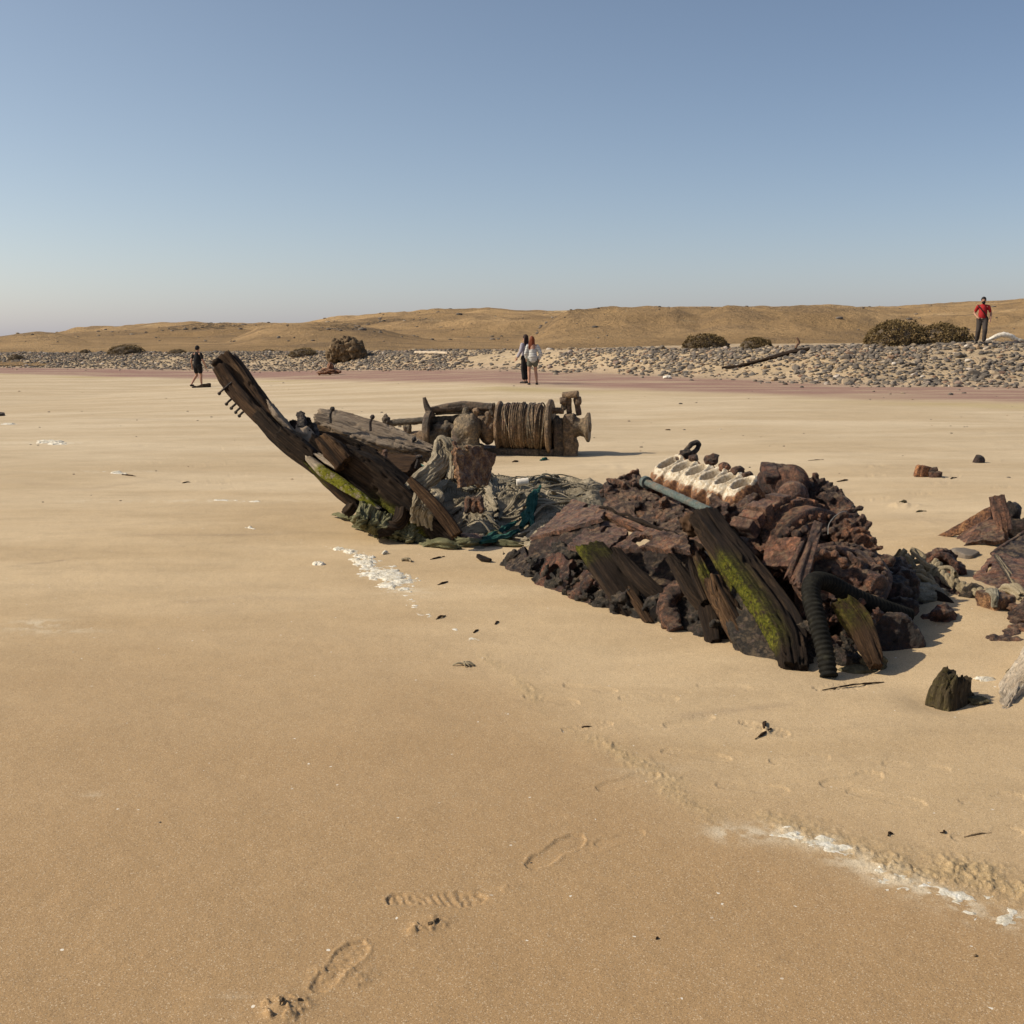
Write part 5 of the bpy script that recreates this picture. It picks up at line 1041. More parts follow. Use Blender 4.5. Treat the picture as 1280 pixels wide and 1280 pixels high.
# torn frames standing along the sand
rp(pr((632, 712, 7.75), (660, 722, 7.45), (690, 690, 7.55), (662, 676, 7.8)), .05, 60, 50, lambda u, v: (v < .55+.6*np.abs(u-.45)) & (u+.2 > v*.35), .05, .03, 12).build('frame', M['rustblack'], hull, 50)
rp(pr((668, 738, 7.2), (712, 752, 6.9), (716, 700, 7.1), (690, 690, 7.4)), .05, 60, 50, lambda u, v: ~((np.abs(u-.45)**2/.06+np.abs(v-.45)**2/.10) < 1), .05, .03, 12).build('frame', M['rust'], hull, 50)
rp(pr((712, 745, 6.85), (772, 775, 6.45), (768, 735, 6.65), (730, 715, 6.95)), .05, 60, 50, lambda u, v: ~((np.abs(u-.5)**2/.05+np.abs(v-.5)**2/.07) < 1), .05, .03, 12).build('frame', M['rust'], hull, 50)
m = MB(); tube(m, pr((853, 733, 6.28), (842, 742, 6.25), (833, 757, 6.2), (837, 773, 6.12), (846, 790, 6.05)), [.045, .055, .055, .05], 16, 40, amp=.03); m.build('frame', M['rust2'], hull)
m = MB(); tube(m, pr((740, 722, 6.75), (728, 738, 6.75), (714, 748, 6.85)), [.03, .035, .03], 12, 24, amp=.02); m.build('frame', M['rust'], hull)
m = MB(); timber(m, pr((884, 760, 5.98), (890, 785, 5.88), (893, 806, 5.8)), [.10, .09, .08], .06, (.8, .3, .4), 40, 30, .012, .01); m.build('rib', M['woodd'], hull)
# concretion growing along the foot
cr = MB()
for (a, b, r) in ((640, 714, .08), (650, 716, .09), (664, 727, .10), (680, 735, .11), (697, 742, .11), (715, 750, .11), (735, 757, .12), (752, 765, .11), (770, 772, .10), (790, 774, .10), (808, 778, .10), (826, 783, .09), (850, 788, .10), (868, 792, .12), (885, 800, .11), (905, 805, .10), (925, 812, .10), (1005, 826, .11), (1010, 810, .12), (1015, 836, .08), (1062, 835, .12), (1075, 815, .14), (1050, 800, .14), (1085, 838, .06)):
    g = G(a, b-3); lump(cr, g+A([rng.normal(0, .02), .05, r*.15]), A([1, .9, .8])*r*rng.uniform(.45, .75), 3, .6, 2.4)
for (a, b, y_, r) in ((700, 690, 7.3, .10), (712, 700, 7.2, .12), (690, 705, 7.35, .11), (722, 715, 7.1, .12), (705, 720, 7.15, .12), (864, 760, 6.15, .13), (876, 772, 6.05, .14), (862, 778, 6.1, .12), (950, 765, 5.95, .10), (958, 775, 5.9, .11), (1008, 790, 5.5, .10)):
    lump(cr, P(a, b, y_+.12), r*.62, 3, .6, 2.6)
shards(cr, [(G(a, b)+A([0, .08, .06]), .08) for a, b in ((640, 712), (664, 724), (690, 738), (715, 748), (745, 760), (780, 772), (820, 780), (870, 790), (900, 802), (1010, 820), (1060, 825))], 70, .015, .05)
o = cr.build('concretion', M['crust'], hull); remesh(o, .011, ((.028, 11, 4), (.016, -28, 3), (.010, 60, 3)))
# ---------------------------------------------------------------- the diesel engine, lying tilted
eng = thing('engine', (*G(1030, 800)[:2], 0), 'rusted ship engine with white scaled cylinder head of six open ports on top', 'engine')
h1, h6 = P(835, 581, 8.25), P(927, 607, 7.50); B = nz(h6-h1); sp = np.linalg.norm(h6-h1)/5
Aa = A([.75, .5, .42]); Aa = nz(Aa-(Aa@B)*B); Nn = np.cross(Aa, B); Nn = Nn*np.sign(Nn[2])
nb_, na_ = 400, 150
bb, aa = np.meshgrid(np.linspace(-.62*sp, 5.75*sp, nb_), np.linspace(-.27, .24, na_), indexing='ij')
base_ = h1+B*bb[..., None]+Aa*aa[..., None]
wv = .012*fbm(base_*9, 811, 3); ph = (bb/sp-np.round(bb/sp))*sp; inb = (bb > -.5*sp) & (bb < 5.5*sp)
rb_, ra_ = .34*sp, .086
q = np.sqrt((ph/rb_)**2+((aa+wv-.012)/ra_)**2)*np.where(inb, 1, 9)
amin = -.165-.034*np.cos(2*math.pi*bb/sp)+wv; amax = .135+.012*np.cos(2*math.pi*bb/sp)+wv
bmin, bmax = -.50*sp, 5.52*sp
out_ = np.minimum(np.minimum(aa-amin, amax-aa), np.minimum(bb-bmin, bmax-bb))
h = .020*np.exp(-((q-1.18)/.22)**2)-.17*(1-ss(.72, 1.04, q))-.24*(1-ss(-.055, .012, out_))**1.2+.012*fbm(base_*14, 815, 4)+.006*fbm(base_*45, 817, 3)
h = h-.03*ss(.36, .5, np.abs(ph)/sp)*ss(.02, .12, np.abs(aa))-.5*np.maximum(-.09-aa, 0)
rustm = np.clip(.62*(1-ss(-.03, .035, out_))+.30*ss(-.09, -.16, aa)+.35*ss(.09, .15, aa)+.32*(bb > 5.3*sp)+.45*(1-ss(.55, 1., q))-.35*ss(.98, 1.05, q)*(1-ss(1.3, 1.6, q))-.03+.22*(bb > 4.9*sp)*(aa < .02)+.2*(bb < .1*sp), -.4, .8)
m = MB(); m.add(base_+Nn*h[..., None], [grid_faces(nb_, na_)], None, rustm.ravel()); m.build('cylinder_head', M['head'], eng)
for (a, b, y_, r) in ((868, 572, 8.15, .045), (889, 575, 8.0, .06), (893, 570, 7.98, .035), (905, 584, 7.85, .05), (922, 589, 7.72, .055), (934, 594, 7.65, .045), (850, 574, 8.3, .04)):
    m = MB(); lump(m, P(a, b, y_), (r*.95, r*.85, r*.7), 4, .3, 1.8, None, None, 4, 6); m.build('valve_stub', M['rust2'], eng)
m = MB(); a0, a1 = P(858, 567, 8.35), P(871, 556, 8.4); dr = nz(a1-a0); sd = nz(np.cross(dr, [0, 1, 0])); L_ = np.linalg.norm(a1-a0)
lp = [a0+dr*L_*.5*(1+math.cos(t_))*1.15+sd*.030*math.sin(t_)*(1.0) for t_ in np.linspace(0, 2*math.pi, 26)]; tube(m, lp, .019, 12, 60, amp=.006); lump(m, P(858, 568, 8.33), (.05, .05, .04), 3, .4); m.build('lifting_link', M['rustblack'], eng)
m = MB(); tube(m, pr((808, 603, 8.05), (846, 620, 7.5), (888, 639, 6.98)), .027, 20, 30, amp=.003); revolve(m, P(808, 603, 8.05), nz(P(888, 639, 6.98)-P(808, 603, 8.05)), [(-.03, .001), (-.03, .045), (.02, .045), (.02, .03)], 24, .004); m.build('handrail', M['pipe'], eng, 50)
# crankcase: everything under the head, one corroded mass
cb = MB(); dn = -Nn
for k in range(13):
    c = h1+B*sp*(k*.5-.4); rbox(cb, c+dn*.38+Aa*.04, (.10, .13, .22), np.stack([B, Aa, Nn]), 9, 7, .05)
CL = []
for (a, b, y_, r) in ((770, 612, 8.2, .07), (768, 622, 8.1, .09), (790, 608, 8.3, .09), (800, 615, 8.2, .09), (795, 632, 8.0, .10), (812, 640, 7.8, .10), (830, 650, 7.6, .10), (850, 660, 7.4, .10), (868, 668, 7.2, .10), (780, 640, 7.9, .10), (840, 630, 7.9, .08), (910, 650, 7.2, .15), (925, 670, 7.0, .16), (940, 640, 7.2, .15), (860, 645, 7.6, .09)):
    rbox(cb, P(a, b, y_), A([.75, .6, .5])*r*rng.uniform(.8, 1.2, 3), np.stack([B, Aa, Nn]), 7, 12, .012); lump(cb, P(a, b, y_), r*.5, 3, .6, 2.4); CL.append((P(a, b, y_), r*.75))
for k in range(8): c = h1+B*sp*rng.uniform(-.5, 5.5)-Aa*rng.uniform(.12, .22)+dn*rng.uniform(.28, .45); CL.append((c, .07)); lump(cb, c, rng.uniform(.04, .07), 3, .6, 2.5)
shards(cb, CL, 230, .02, .085, fr=(B, Aa, Nn))
o = cb.build('crankcase', M['rust2'], eng); remesh(o, .009, ((.016, 8, 4), (.011, -24, 4), (.008, 60, 3)))
for k in range(6):
    c = h1+B*sp*(k+.1)-Aa*.235-Nn*.27; m = MB(); rbox(m, c, (sp*.40, .085, .014), np.stack([B, nz(Nn*.85-Aa*.5), nz(-Aa*.85-Nn*.5)]), 16, 24, .006, 30)
    for (e_, f_) in ((-.33, -.065), (.33, -.065), (-.33, .065), (.33, .065)): lump(m, c+B*sp*e_+nz(Nn*.85-Aa*.5)*f_+nz(-Aa*.85-Nn*.5)*.016, .014, 2, .2)
    m.build('crankcase_door', M[('rust2', 'rust', 'rusthot', 'rust2', 'rustpurple', 'rust2')[k]], eng, 45)
for (pts, r, mt) in ((((770, 628, 8.0), (800, 640, 7.75), (832, 655, 7.45), (866, 676, 7.05)), .022, 'rust2'), (((780, 648, 7.75), (792, 628, 7.95), (815, 626, 7.95)), .02, 'rusthot'), (((905, 640, 7.25), (925, 655, 7.05), (940, 676, 6.8)), .026, 'rust'), (((1010, 648, 6.6), (1030, 650, 6.55), (1046, 662, 6.45), (1052, 682, 6.35)), .02, 'rust2'), (((1066, 690, 6.2), (1080, 702, 6.1), (1094, 716, 6.0)), .026, 'rust'), (((1020, 690, 6.1), (1036, 686, 6.15), (1056, 690, 6.1), (1072, 704, 6.0)), .018, 'rust2')):
    m = MB(); tube(m, pr(*pts), r, 14, 40, amp=.006); c_ = pr(*pts); 
    for q_ in (0, -1): revolve(m, c_[q_], nz(c_[1]-c_[0]), [(-.012, .001), (-.012, r*1.9), (.012, r*1.9), (.012, .001)], 20, .004)
    m.build('pipe', M[mt], eng, 45)
rp(pr((775, 606, 8.3), (884, 646, 7.4), (880, 694, 6.7), (752, 640, 7.85)), .05, 110, 80, lambda u, v: ~((np.abs(u-.72)**2/.0022+np.abs(v-.42)**2/.012) < 1) & ~((np.abs(u-.84)**2/.0012+np.abs(v-.42)**2/.005) < 1) & ~((np.abs(u-.35)**2/.002+np.abs(v-.60)**2/.02) < 1) & ~((np.abs(u-.55)**2/.0015+np.abs(v-.75)**2/.008) < 1), .04, .055, 9).build('side_cover', M['rust2'], eng, 60)
for (q4, mt) in ((((792, 640, 7.75), (815, 620, 8.0), (825, 628, 7.9), (805, 650, 7.6)), 'rusthot'), (((760, 640, 7.9), (775, 618, 8.2), (800, 624, 8.05), (790, 648, 7.75)), 'rust'), (((830, 618, 8.05), (845, 612, 8.05), (838, 650, 7.6), (822, 655, 7.6)), 'rusthot')):
    rp(pr(*q4), .04, 40, 40, None, .06, .03, 16).build('flange', M[mt], eng, 50)
# flywheel housing
FC = P(1016, 704, 6.48); x_, y_, z_ = basis(B)
m = MB(); revolve(m, FC, B, [(-.34, .001), (-.34, .25), (-.28, .32), (-.20, .335), (-.19, .36), (-.14, .36), (-.13, .33), (-.02, .335), (-.01, .32), (.0, .27), (.025, .265), (.03, .235), (-.03, .235), (-.03, .16), (.06, .15), (.065, .10), (.11, .09), (.11, .001)], 150, .007, 14, 5)
for q_ in np.linspace(0, 2*math.pi, 26)[:-1]:
    dq = x_*math.cos(q_)+y_*math.sin(q_); revolve(m, FC+dq*.295-B*.003, B, [(0, .001), (0, .016), (.025, .016), (.025, .001)], 10, sub=0)
    rbox(m, FC+dq*.35-B*.165, (.02, .016, .036), np.stack([dq, np.cross(B, dq), B]), 5, 10)
m.build('flywheel_housing', M['rust2'], eng, 45)
fm = MB(); lc = [(FC+(x_*math.cos(q_)+y_*math.sin(q_))*.20+B*.02, .04) for q_ in np.linspace(0, 6.28, 14)]
for c_, r_ in lc: lump(fm, c_, rng.uniform(.03, .05), 3, .6, 2.6)
shards(fm, lc, 60, .015, .05, fr=(B, Aa, Nn)); o = fm.build('packed_rust', M['rust'], eng); remesh(o, .009, ((.012, -26, 3), (.008, 60, 3)))
def on(ang, r, al): return FC+B*al+r*(x_*math.cos(ang)+y_*math.sin(ang))
angs = lambda px, py: None
for side_ in (0, 1):
    pass
for pts in (((927, 666, 6.42), (936, 652, 6.46), (949, 641, 6.52), (963, 632, 6.58), (979, 627, 6.64)),):
    C = smoothpath(pr(*pts), 6); 
    for k in range(5):
        dr = nz(C[k+1]-C[k]); m = MB(); rbox(m, (C[k]+C[k+1])/2, (.034, .075, .034 if k % 2 else .052), np.stack([dr, nz(np.cross([0, 0, 1.], dr)), nz(np.cross(dr, nz(np.cross([0, 0, 1.], dr))))]), 14, 26, .006, 40); m.build('strap_block', M['rustpurple'], eng, 60)
rp(pr((924, 672, 6.62), (950, 662, 6.5), (948, 692, 6.38), (933, 702, 6.42)), .05, 40, 40, None, .03, .016, 18).build('bracket', M['rustpurple'], eng, 50)
rp(pr((960, 672, 6.40), (1001, 674, 6.14), (988, 718, 6.0), (954, 706, 6.22)), .035, 60, 60, lambda u, v: (v < 1.02-.2*u), .02, .010, 20).build('access_plate', M['rustpurple'], eng, 50)
rp(pr((942, 672, 6.52), (962, 666, 6.44), (958, 690, 6.34), (944, 690, 6.4)), .05, 50, 40, lambda u, v: ~((np.abs(u-.6)**2/.02+np.abs(v-.5)**2/.07) < 1), .03, .02, 18).build('lug_plate', M['rust2'], eng, 50)
for (a, b, c, d, y_) in ((1000, 684, 984, 722, 6.05), (1008, 690, 993, 726, 6.0), (1018, 694, 1004, 716, 6.0)):
    m = MB(); timber(m, pr((a, b, y_+.05), (c, d, y_-.1)), .035, .05, (.7, .5, .3), 30, 20, .010, .004); m.build('fin', M['rust2'], eng)
m = MB(); timber(m, pr((1022, 655, 6.12), (1012, 690, 5.96), (1000, 733, 5.78)), [.055, .06, .065], .045, (.75, .5, .3), 60, 32, .004, .006, (.01, .02)); m.build('loose_bar', M['rustpurple'], eng)
for (a, b, y_, r) in ((975, 660, 6.42, .022), (983, 665, 6.36, .028), (995, 668, 6.28, .026), (1006, 662, 6.3, .022), (968, 666, 6.42, .024), (1040, 664, 6.3, .02)):
    m = MB(); revolve(m, P(a, b, y_), (-.3, -.85, .3), [(-.02, .001), (-.02, r), (.02, r), (.03, r*.6), (.03, .001)], 18, .006); m.build('bolt', M['rust2'], eng, 40)
# domed caps
m = MB(); dx = nz(A([-.35, -.75, .45])); cd_ = P(990, 617, 6.78); revolve(m, cd_, dx, [(-.16, .001), (-.16, .09), (-.02, .095), (-.015, .085), (0, .082), (.03, .074), (.055, .056), (.072, .03), (.078, .001)], 56, .004, 20); m.build('dome_cap', M['rustpurple'], eng, 60)
m = MB(); c2 = P(986, 603, 7.0); revolve(m, c2, dx, [(-.25, .001), (-.25, .11), (-.05, .115), (-.04, .128), (-.005, .128), (.0, .112), (.03, .108), (.035, .098), (.055, .085), (.07, .055), (.075, .001)], 64, .006, 16); m.build('injector_pot', M['rust2'], eng, 60)
m = MB(); c3 = P(968, 598, 7.1); revolve(m, c3, dx, [(-.2, .001), (-.2, .10), (0, .11), (.02, .09), (.02, .001)], 48, .01, 16); rbox(m, P(962, 591, 7.05), (.095, .05, .035), np.stack(basis((0, -.4, .9), (1, -.3, .6))), 10, 8, .012); lump(m, P(978, 588, 7.1), (.07, .06, .04), 3, .4); m.build('rocker_cover', M['rust'], eng, 60)
# manifold and pumps on the far flank
mf = MB(); tube(mf, pr((1008, 612, 7.15), (1022, 616, 7.1), (1040, 628, 6.95), (1056, 642, 6.8), (1062, 658, 6.65)), [.07, .08, .085, .08, .06], 20, 40, amp=.02)
for (a, b, y_, r) in ((1016, 610, 7.15, .06), (1060, 640, 6.8, .06), (1050, 636, 6.85, .07), (1066, 650, 6.75, .05), (1030, 640, 6.9, .10), (1045, 655, 6.75, .10)): lump(mf, P(a, b, y_), r, 3, .4, 2.5)
shards(mf, [(P(1020, 618, 7.05), .07), (P(1040, 632, 6.9), .08), (P(1056, 648, 6.7), .07)], 60, .015, .06, fr=(B, Aa, Nn))
o = mf.build('manifold', M['rust'], eng); remesh(o, .009, ((.016, 12, 4), (.012, -30, 3)))
m = MB(); lump(m, P(1017, 612, 7.05), (.05, .03, .028), 4, .4); m.build('pipe_stub', M['rustpurple'], eng)
pm = MB()
for (a, b, y_, r) in ((1052, 665, 6.6, .07), (1064, 668, 6.55, .07), (1072, 660, 6.5, .05), (1076, 676, 6.5, .06), (1083, 684, 6.35, .055), (1045, 675, 6.5, .05), (1070, 690, 6.5, .08), (1090, 700, 6.4, .06), (1060, 652, 6.6, .05)): lump(pm, P(a, b, y_), r, 3, .5, 2.8)
for k in range(3): revolve(pm, P(1062+k*5, 668+k*3, 6.42-.02*k), (-.1, -.8, .5), [(-.03, .05), (-.03, .075-.012*k), (.03, .075-.012*k), (.03, .04)], 30, .01)
shards(pm, [(P(1055, 666, 6.45), .08), (P(1070, 672, 6.4), .08), (P(1078, 688, 6.35), .08)], 80, .012, .05, fr=(B, Aa, Nn))
o = pm.build('water_pump', M['rust2'], eng); remesh(o, .008, ((.012, 14, 4), (.012, -36, 3)))
ga = nz(A([-.1, -.55, .83])); m = MB(); gc0 = P(1052, 716, 6.02); revolve(m, gc0, ga, [(-.25, .001), (-.25, .24), (-.08, .25), (-.07, .27), (-.03, .275), (-.02, .255), (0, .25), (.005, .20), (.025, .195), (.03, .16), (-.01, .15), (-.01, .07), (.03, .06), (.03, .001)], 110, .007, 12)
for q_ in np.linspace(0, 6.28, 19)[:-1]: e_ = basis(ga); lump(m, gc0+(e_[0]*math.cos(q_)+e_[1]*math.sin(q_))*.225+ga*.005, .017, 2, .15)
m.build('gear_cover', M['rust2'], eng, 45)
lw = MB()
for (a, b, y_, r) in ((1030, 690, 6.2, .06), (1045, 690, 6.2, .07), (1062, 695, 6.15, .07), (1085, 712, 6.1, .09), (1100, 735, 6.05, .10), (1075, 745, 5.95, .12), (1040, 745, 5.85, .14), (1025, 770, 5.7, .15), (1060, 790, 5.65, .15), (1045, 815, 5.5, .13)): lump(lw, P(a, b, y_+.20), r*.55, 3, .5, 2.4)
shards(lw, [(P(1090, 720, 6.25), .08), (P(1075, 752, 6.0), .10), (P(1040, 765, 5.85), .12), (P(1060, 790, 5.65), .14)], 70, .015, .07, fr=(B, Aa, Nn))
o = lw.build('gear_case', M['rust'], eng); remesh(o, .009, ((.018, 10, 4), (.014, -26, 3), (.008, 60, 3)))
pa = nz(A([.45, -.85, -.1])); pc = P(1086, 728, 5.95)
m = MB(); revolve(m, pc, pa, [(-.10, .001), (-.10, .085), (-.06, .095), (-.04, .07), (0, .068), (.07, .066), (.08, .055), (.08, .001)], 48, .008, 20); m.build('pulley', M['rust2'], eng, 60)
m = MB(); c = P(1034, 712, 5.9); e1, e2, e3 = basis(nz(A([-.1, -.7, .7]))); tube(m, [c+e1*.10*math.cos(q_)+e2*.10*math.sin(q_) for q_ in np.linspace(.2, 3.3, 20)], .022, 12, 40, amp=.008)
for q_ in np.linspace(.5, 3.0, 5): lump(m, c+e1*.10*math.cos(q_)+e2*.10*math.sin(q_)+e3*.02, .022, 3, .15)
m.build('flange', M['rust2'], eng)
m = MB(); tube(m, pr((1035, 668, 6.2), (1036, 656, 6.25), (1043, 646, 6.3), (1052, 640, 6.35), (1058, 640, 6.4)), .0018, 8, 40); m.build('wire', M['wire'], eng)
# loose things about the engine
m = MB(); tube(m, pr((1036, 846, 5.19), (1030, 812, 5.27), (1021, 775, 5.38), (1014, 745, 5.5), (1018, 727, 5.6), (1036, 728, 5.68), (1062, 742, 5.72), (1092, 755, 5.76), (1136, 770, 5.85)), [.042, .044, .046, .046, .045, .044, .043, .04], 24, 560, fn=lambda L, th: 1+.07*np.sin(L*2*math.pi/.026)+.04*np.sin(th+L*5))
tag(m.build('hose', M['hose'], None, None, P(1036, 846, 5.2)), 'black ribbed rubber hose rising out of the sand and bending over the engine foot', 'hose')
m = MB(); timber(m, pr((1051, 751, 5.52), (1066, 768, 5.46), (1080, 792, 5.38), (1090, 816, 5.3), (1096, 834, 5.26)), [.11, .15, .13, .11, .06], .06, (.9, .3, .2), 70, 40, .006, .010, (.03, .02), lambda u, a, b, V: .45*(1-ss(.2, .6, u)))
tag(m.build('rib_fragment', M['woodb'], None, None, P(1096, 834, 5.26)), 'curved broken rib, orange brown and pointed, leaning beside the ribbed hose', 'rib')
m = MB(); revolve(m, G(1122, 822)+A([0, .12, .02]), nz(A([.15, -.9, .28])), [(-.05, .001), (-.05, .17), (-.03, .185), (.03, .185), (.05, .165), (.05, .001)], 80, .02, 12); o = m.build('iron_disc', M['rustblack'], None, None, G(1122, 820)); remesh(o, .010, ((.018, 14, 4), (.008, 46, 3))); tag(o, 'half buried thick dark iron disc standing on edge in the sand', 'iron disc')
m = MB()
for (a, b, r) in ((1112, 722, .09), (1120, 716, .08), (1128, 730, .09), (1108, 735, .08), (1100, 725, .09), (1118, 740, .09), (1095, 760, .08), (1110, 770, .07), (1130, 760, .07)): lump(m, P(a, b, 6.6-(b-716)*.012), r, 3, .6, 2.6)
o = m.build('rust_lump', M['rustblack'], None, None, P(1115, 735, 6.5)); remesh(o, .012, ((.03, 12, 4), (.014, 40, 3))); tag(o, 'black clump of scrap in shadow between the engine and the pale rope tangle', 'scrap iron')
m = MB(); lump(m, P(1064, 768, 5.6), (.03, .03, .03), 3, .4); 
m = MB()
for k in range(5): tube(m, [P(1085+rng.normal(0, 3), 690+rng.normal(0, 3), 6.35), P(1100+rng.normal(0, 6), 705+rng.normal(0, 8), 6.4), P(1118+rng.normal(0, 8), 722+rng.normal(0, 6), 6.45)], .004, 6, 30)
tag(m.build('wire_tangle', M['wire'], None, None, P(1100, 705, 6.4)), 'few thin grey wires trailing off the engine flank', 'wire')

# ---------------------------------------------------------------- the scrap beside the engine
br = thing('angle_bracket', P(1215, 680, 8.6), 'rusty angle-iron bracket with upright post, slanting out of the sand', 'bracket')
rp(pr((1156, 679, 8.95), (1200, 668, 8.75), (1240, 655, 8.55), (1240, 632, 8.6)), .03, 70, 40, None, .02, .010, 18).build('rail', M['rusthot'], br, 50)
rp(pr((1178, 700, 8.45), (1222, 672, 8.3), (1245, 640, 8.65), (1222, 645, 8.9)), .04, 70, 50, None, .03, .014, 18).build('web', M['rustpurple'], br, 50)
rp(pr((1200, 690, 8.2), (1256, 676, 8.15), (1254, 650, 8.45), (1226, 655, 8.5)), .04, 60, 40, lambda u, v: (v > .12+.25*np.sin(u*5)*.5) | (u > .75), .03, .012, 18).build('web', M['rust2'], br, 50)
m = MB(); timber(m, pr((1246, 620, 8.45), (1251, 641, 8.4), (1257, 663, 8.35)), [.105, .11, .10], .05, (.97, .1, .2), 50, 40, .010, .010, (.01, .02)); m.build('post', M['rustpurple'], br)
m = MB(); timber(m, pr((1254, 655, 8.36), (1256, 680, 8.3)), .05, .05, (.97, .1, .2), 30, 24, .010, .006); m.build('post', M['rusthot'], br)
m = MB(); lump(m, P(1264, 640, 8.7), (.10, .08, .12), 4, .4, 2, None, None, 4, 6); lump(m, P(1278, 662, 8.6), (.16, .1, .1), 4, .4, 2, None, None, 4, 6); o = m.build('gusset', M['rustblack'], br); remesh(o, .012, ((.02, 14, 3),))
m = MB(); lump(m, P(1205, 698, 7.95), (.135, .10, .085), 4, .25, 1.4, 77, None, 4, 7); tag(m.build('boulder', M['clod'] if False else M['stone'], None, None, G(1205, 715)), 'smooth grey boulder lying against the rusty angle-iron bracket', 'boulder')
pp = thing('perforated_plate', P(1245, 745, 6.95), 'large buckled rust plate with one ragged hole through its face', 'iron plate')
rp(pr((1202, 744, 7.0), (1300, 758, 6.6), (1305, 706, 7.4), (1241, 691, 7.65)), .03, 120, 90, lambda u, v: ~((np.abs(u-.15)**2/.0013+np.abs(v-.56)**2/.012) < 1) & ~((np.abs(u-.86)**2/.006+np.abs(v-.55)**2/.04) < 1) & (v < 1.02-.55*np.abs(u-.62)*ss(.2, .6, u)), .025, .014, 16, .04).build('face', M['rustpurple'], pp, 50)
rp(pr((1242, 692, 7.62), (1300, 712, 7.4), (1310, 664, 7.9), (1284, 664, 8.0)), .025, 60, 50, None, .02, .014, 14).build('flange', M['rustblack'], pp, 50)
m = MB(); tube(m, pr((1240, 692, 7.64), (1256, 681, 7.75), (1272, 671, 7.9), (1292, 657, 8.0)), .014, 10, 30, amp=.006); m.build('rim', M['rust2'], pp)
for k in range(5):
    m = MB(); tube(m, pr((1243+k, 694, 7.55), (1256+k*2, 715, 7.15), (1270+k*3, 740, 6.85), (1284+k*3, 752, 6.7)), .008, 8, 30, amp=.006); m.build('cord', M['rope'] if k % 2 else M['crust'], pp)
m = MB(); ra = nz(A([-.45, -.85, .25])); rc = P(1178, 710, 7.35); revolve(m, rc, ra, [(-.09, .001), (-.09, .085), (-.06, .10), (.04, .105), (.06, .095), (.06, .058), (-.04, .050), (-.04, .001)], 60, .012, 18)
tube(m, [rc+ra*.05+basis(ra)[0]*.085*math.cos(q_)+basis(ra)[1]*.085*math.sin(q_) for q_ in np.linspace(0, 6.28, 30)], .022, 12, 60, amp=.012); lump(m, P(1190, 715, 7.4), (.10, .09, .08), 3, .5); lump(m, P(1165, 705, 7.5), (.07, .07, .08), 3, .5); lump(m, P(1178, 695, 7.45), (.09, .06, .05), 3, .5)
o = m.build('fairlead_roller', M['rust'], None, None, P(1178, 722, 7.3)); remesh(o, .007, ((.012, 20, 4), (.006, 60, 2))); tag(o, 'round rusty hollow roller with the thick twisted rope beginning at its mouth', 'roller')
m = MB(); C = smoothpath(pr((1170, 704, 7.08), (1175, 716, 6.96), (1190, 728, 6.80), (1208, 736, 6.66), (1224, 741, 6.54), (1236, 743, 6.46)), 150); T, S, N = frames(C, (0, 0, 1)); L = np.r_[0, np.cumsum(np.linalg.norm(np.diff(C, axis=0), axis=1))]
for q_ in range(3):
    a_ = L*2*math.pi/.17+q_*2*math.pi/3; tube(m, C+S*(.019*np.cos(a_))[:, None]+N*(.019*np.sin(a_))[:, None], .0195, 12, 220, fn=lambda L_, th: 1+.06*np.sin(th*3+L_*160))
tag(m.build('twisted_rope', M['rope'], None, None, P(1205, 738, 6.95)), 'thick tan three-strand rope running from the rusty roller to the rust block', 'rope')
m = MB()
for k in range(40):
    c = P(1150+rng.normal(0, 11), 728+rng.normal(0, 11), 6.95+rng.normal(0, .08)); q_ = [c+A([rng.normal(0, .06), rng.normal(0, .05), rng.normal(0, .05)]) for _ in range(5)]; drape(m, q_, .017, 900+k, .9, 8, 40)
tag(m.build('rope_tangle', M['rope'], None, None, P(1147, 745, 6.9)), 'pale tangle of knotted rope heaped on the rusty scrap', 'rope')
m = MB(); lump(m, G(1148, 765)+A([0, .12, .02]), (.22, .16, .14), 5, .4, 2.5)
for k in range(8): drape(m, [P(1122+k*5, 745+rng.normal(0, 3), 6.6), P(1128+k*5, 757, 6.5), P(1130+k*6, 770, 6.4)], .02, 930+k, .7, 8, 40)
tag(m.build('net_rag', M['net2'], None, None, G(1148, 768)), 'pale sand-filled gauze net under the rope tangle', 'net rag')
m = MB(); timber(m, pr((1168, 748, 6.6), (1180, 755, 6.5), (1192, 766, 6.42), (1198, 774, 6.38)), [.08, .09, .08, .05], .08, (.4, .3, .8), 50, 36, .010, .012, (.03, .03)); tag(m.build('timber_scrap', M['woodd'], None, None, P(1185, 770, 6.45)), 'dark stub of timber sloping under the thick twisted rope', 'timber')
m = MB(); capsules(m, pr((1172, 728, 6.9), (1168, 744, 6.75)), [.035, .025]); capsules(m, pr((1180, 732, 6.9), (1184, 752, 6.7)), [.03, .035]); lump(m, P(1176, 730, 6.95), (.10, .08, .06), 3, .5); o = m.build('rust_lump', M['rust2'], None, None, P(1176, 745, 6.8)); remesh(o, .008, ((.02, 18, 4),)); tag(o, 'forked rusty iron claw hanging below the hollow roller', 'scrap iron')
m = MB(); lump(m, P(1217, 757, 6.6), (.11, .09, .11), 4, .6, 2.4); lump(m, P(1206, 748, 6.7), (.08, .08, .06), 4, .6, 2.4); o = m.build('barnacle_clump', M['crust'], None, None, G(1217, 770)); remesh(o, .009, ((.025, 22, 4), (.012, 60, 2))); tag(o, 'grey barnacle-crusted lump beside the rust block', 'clump')
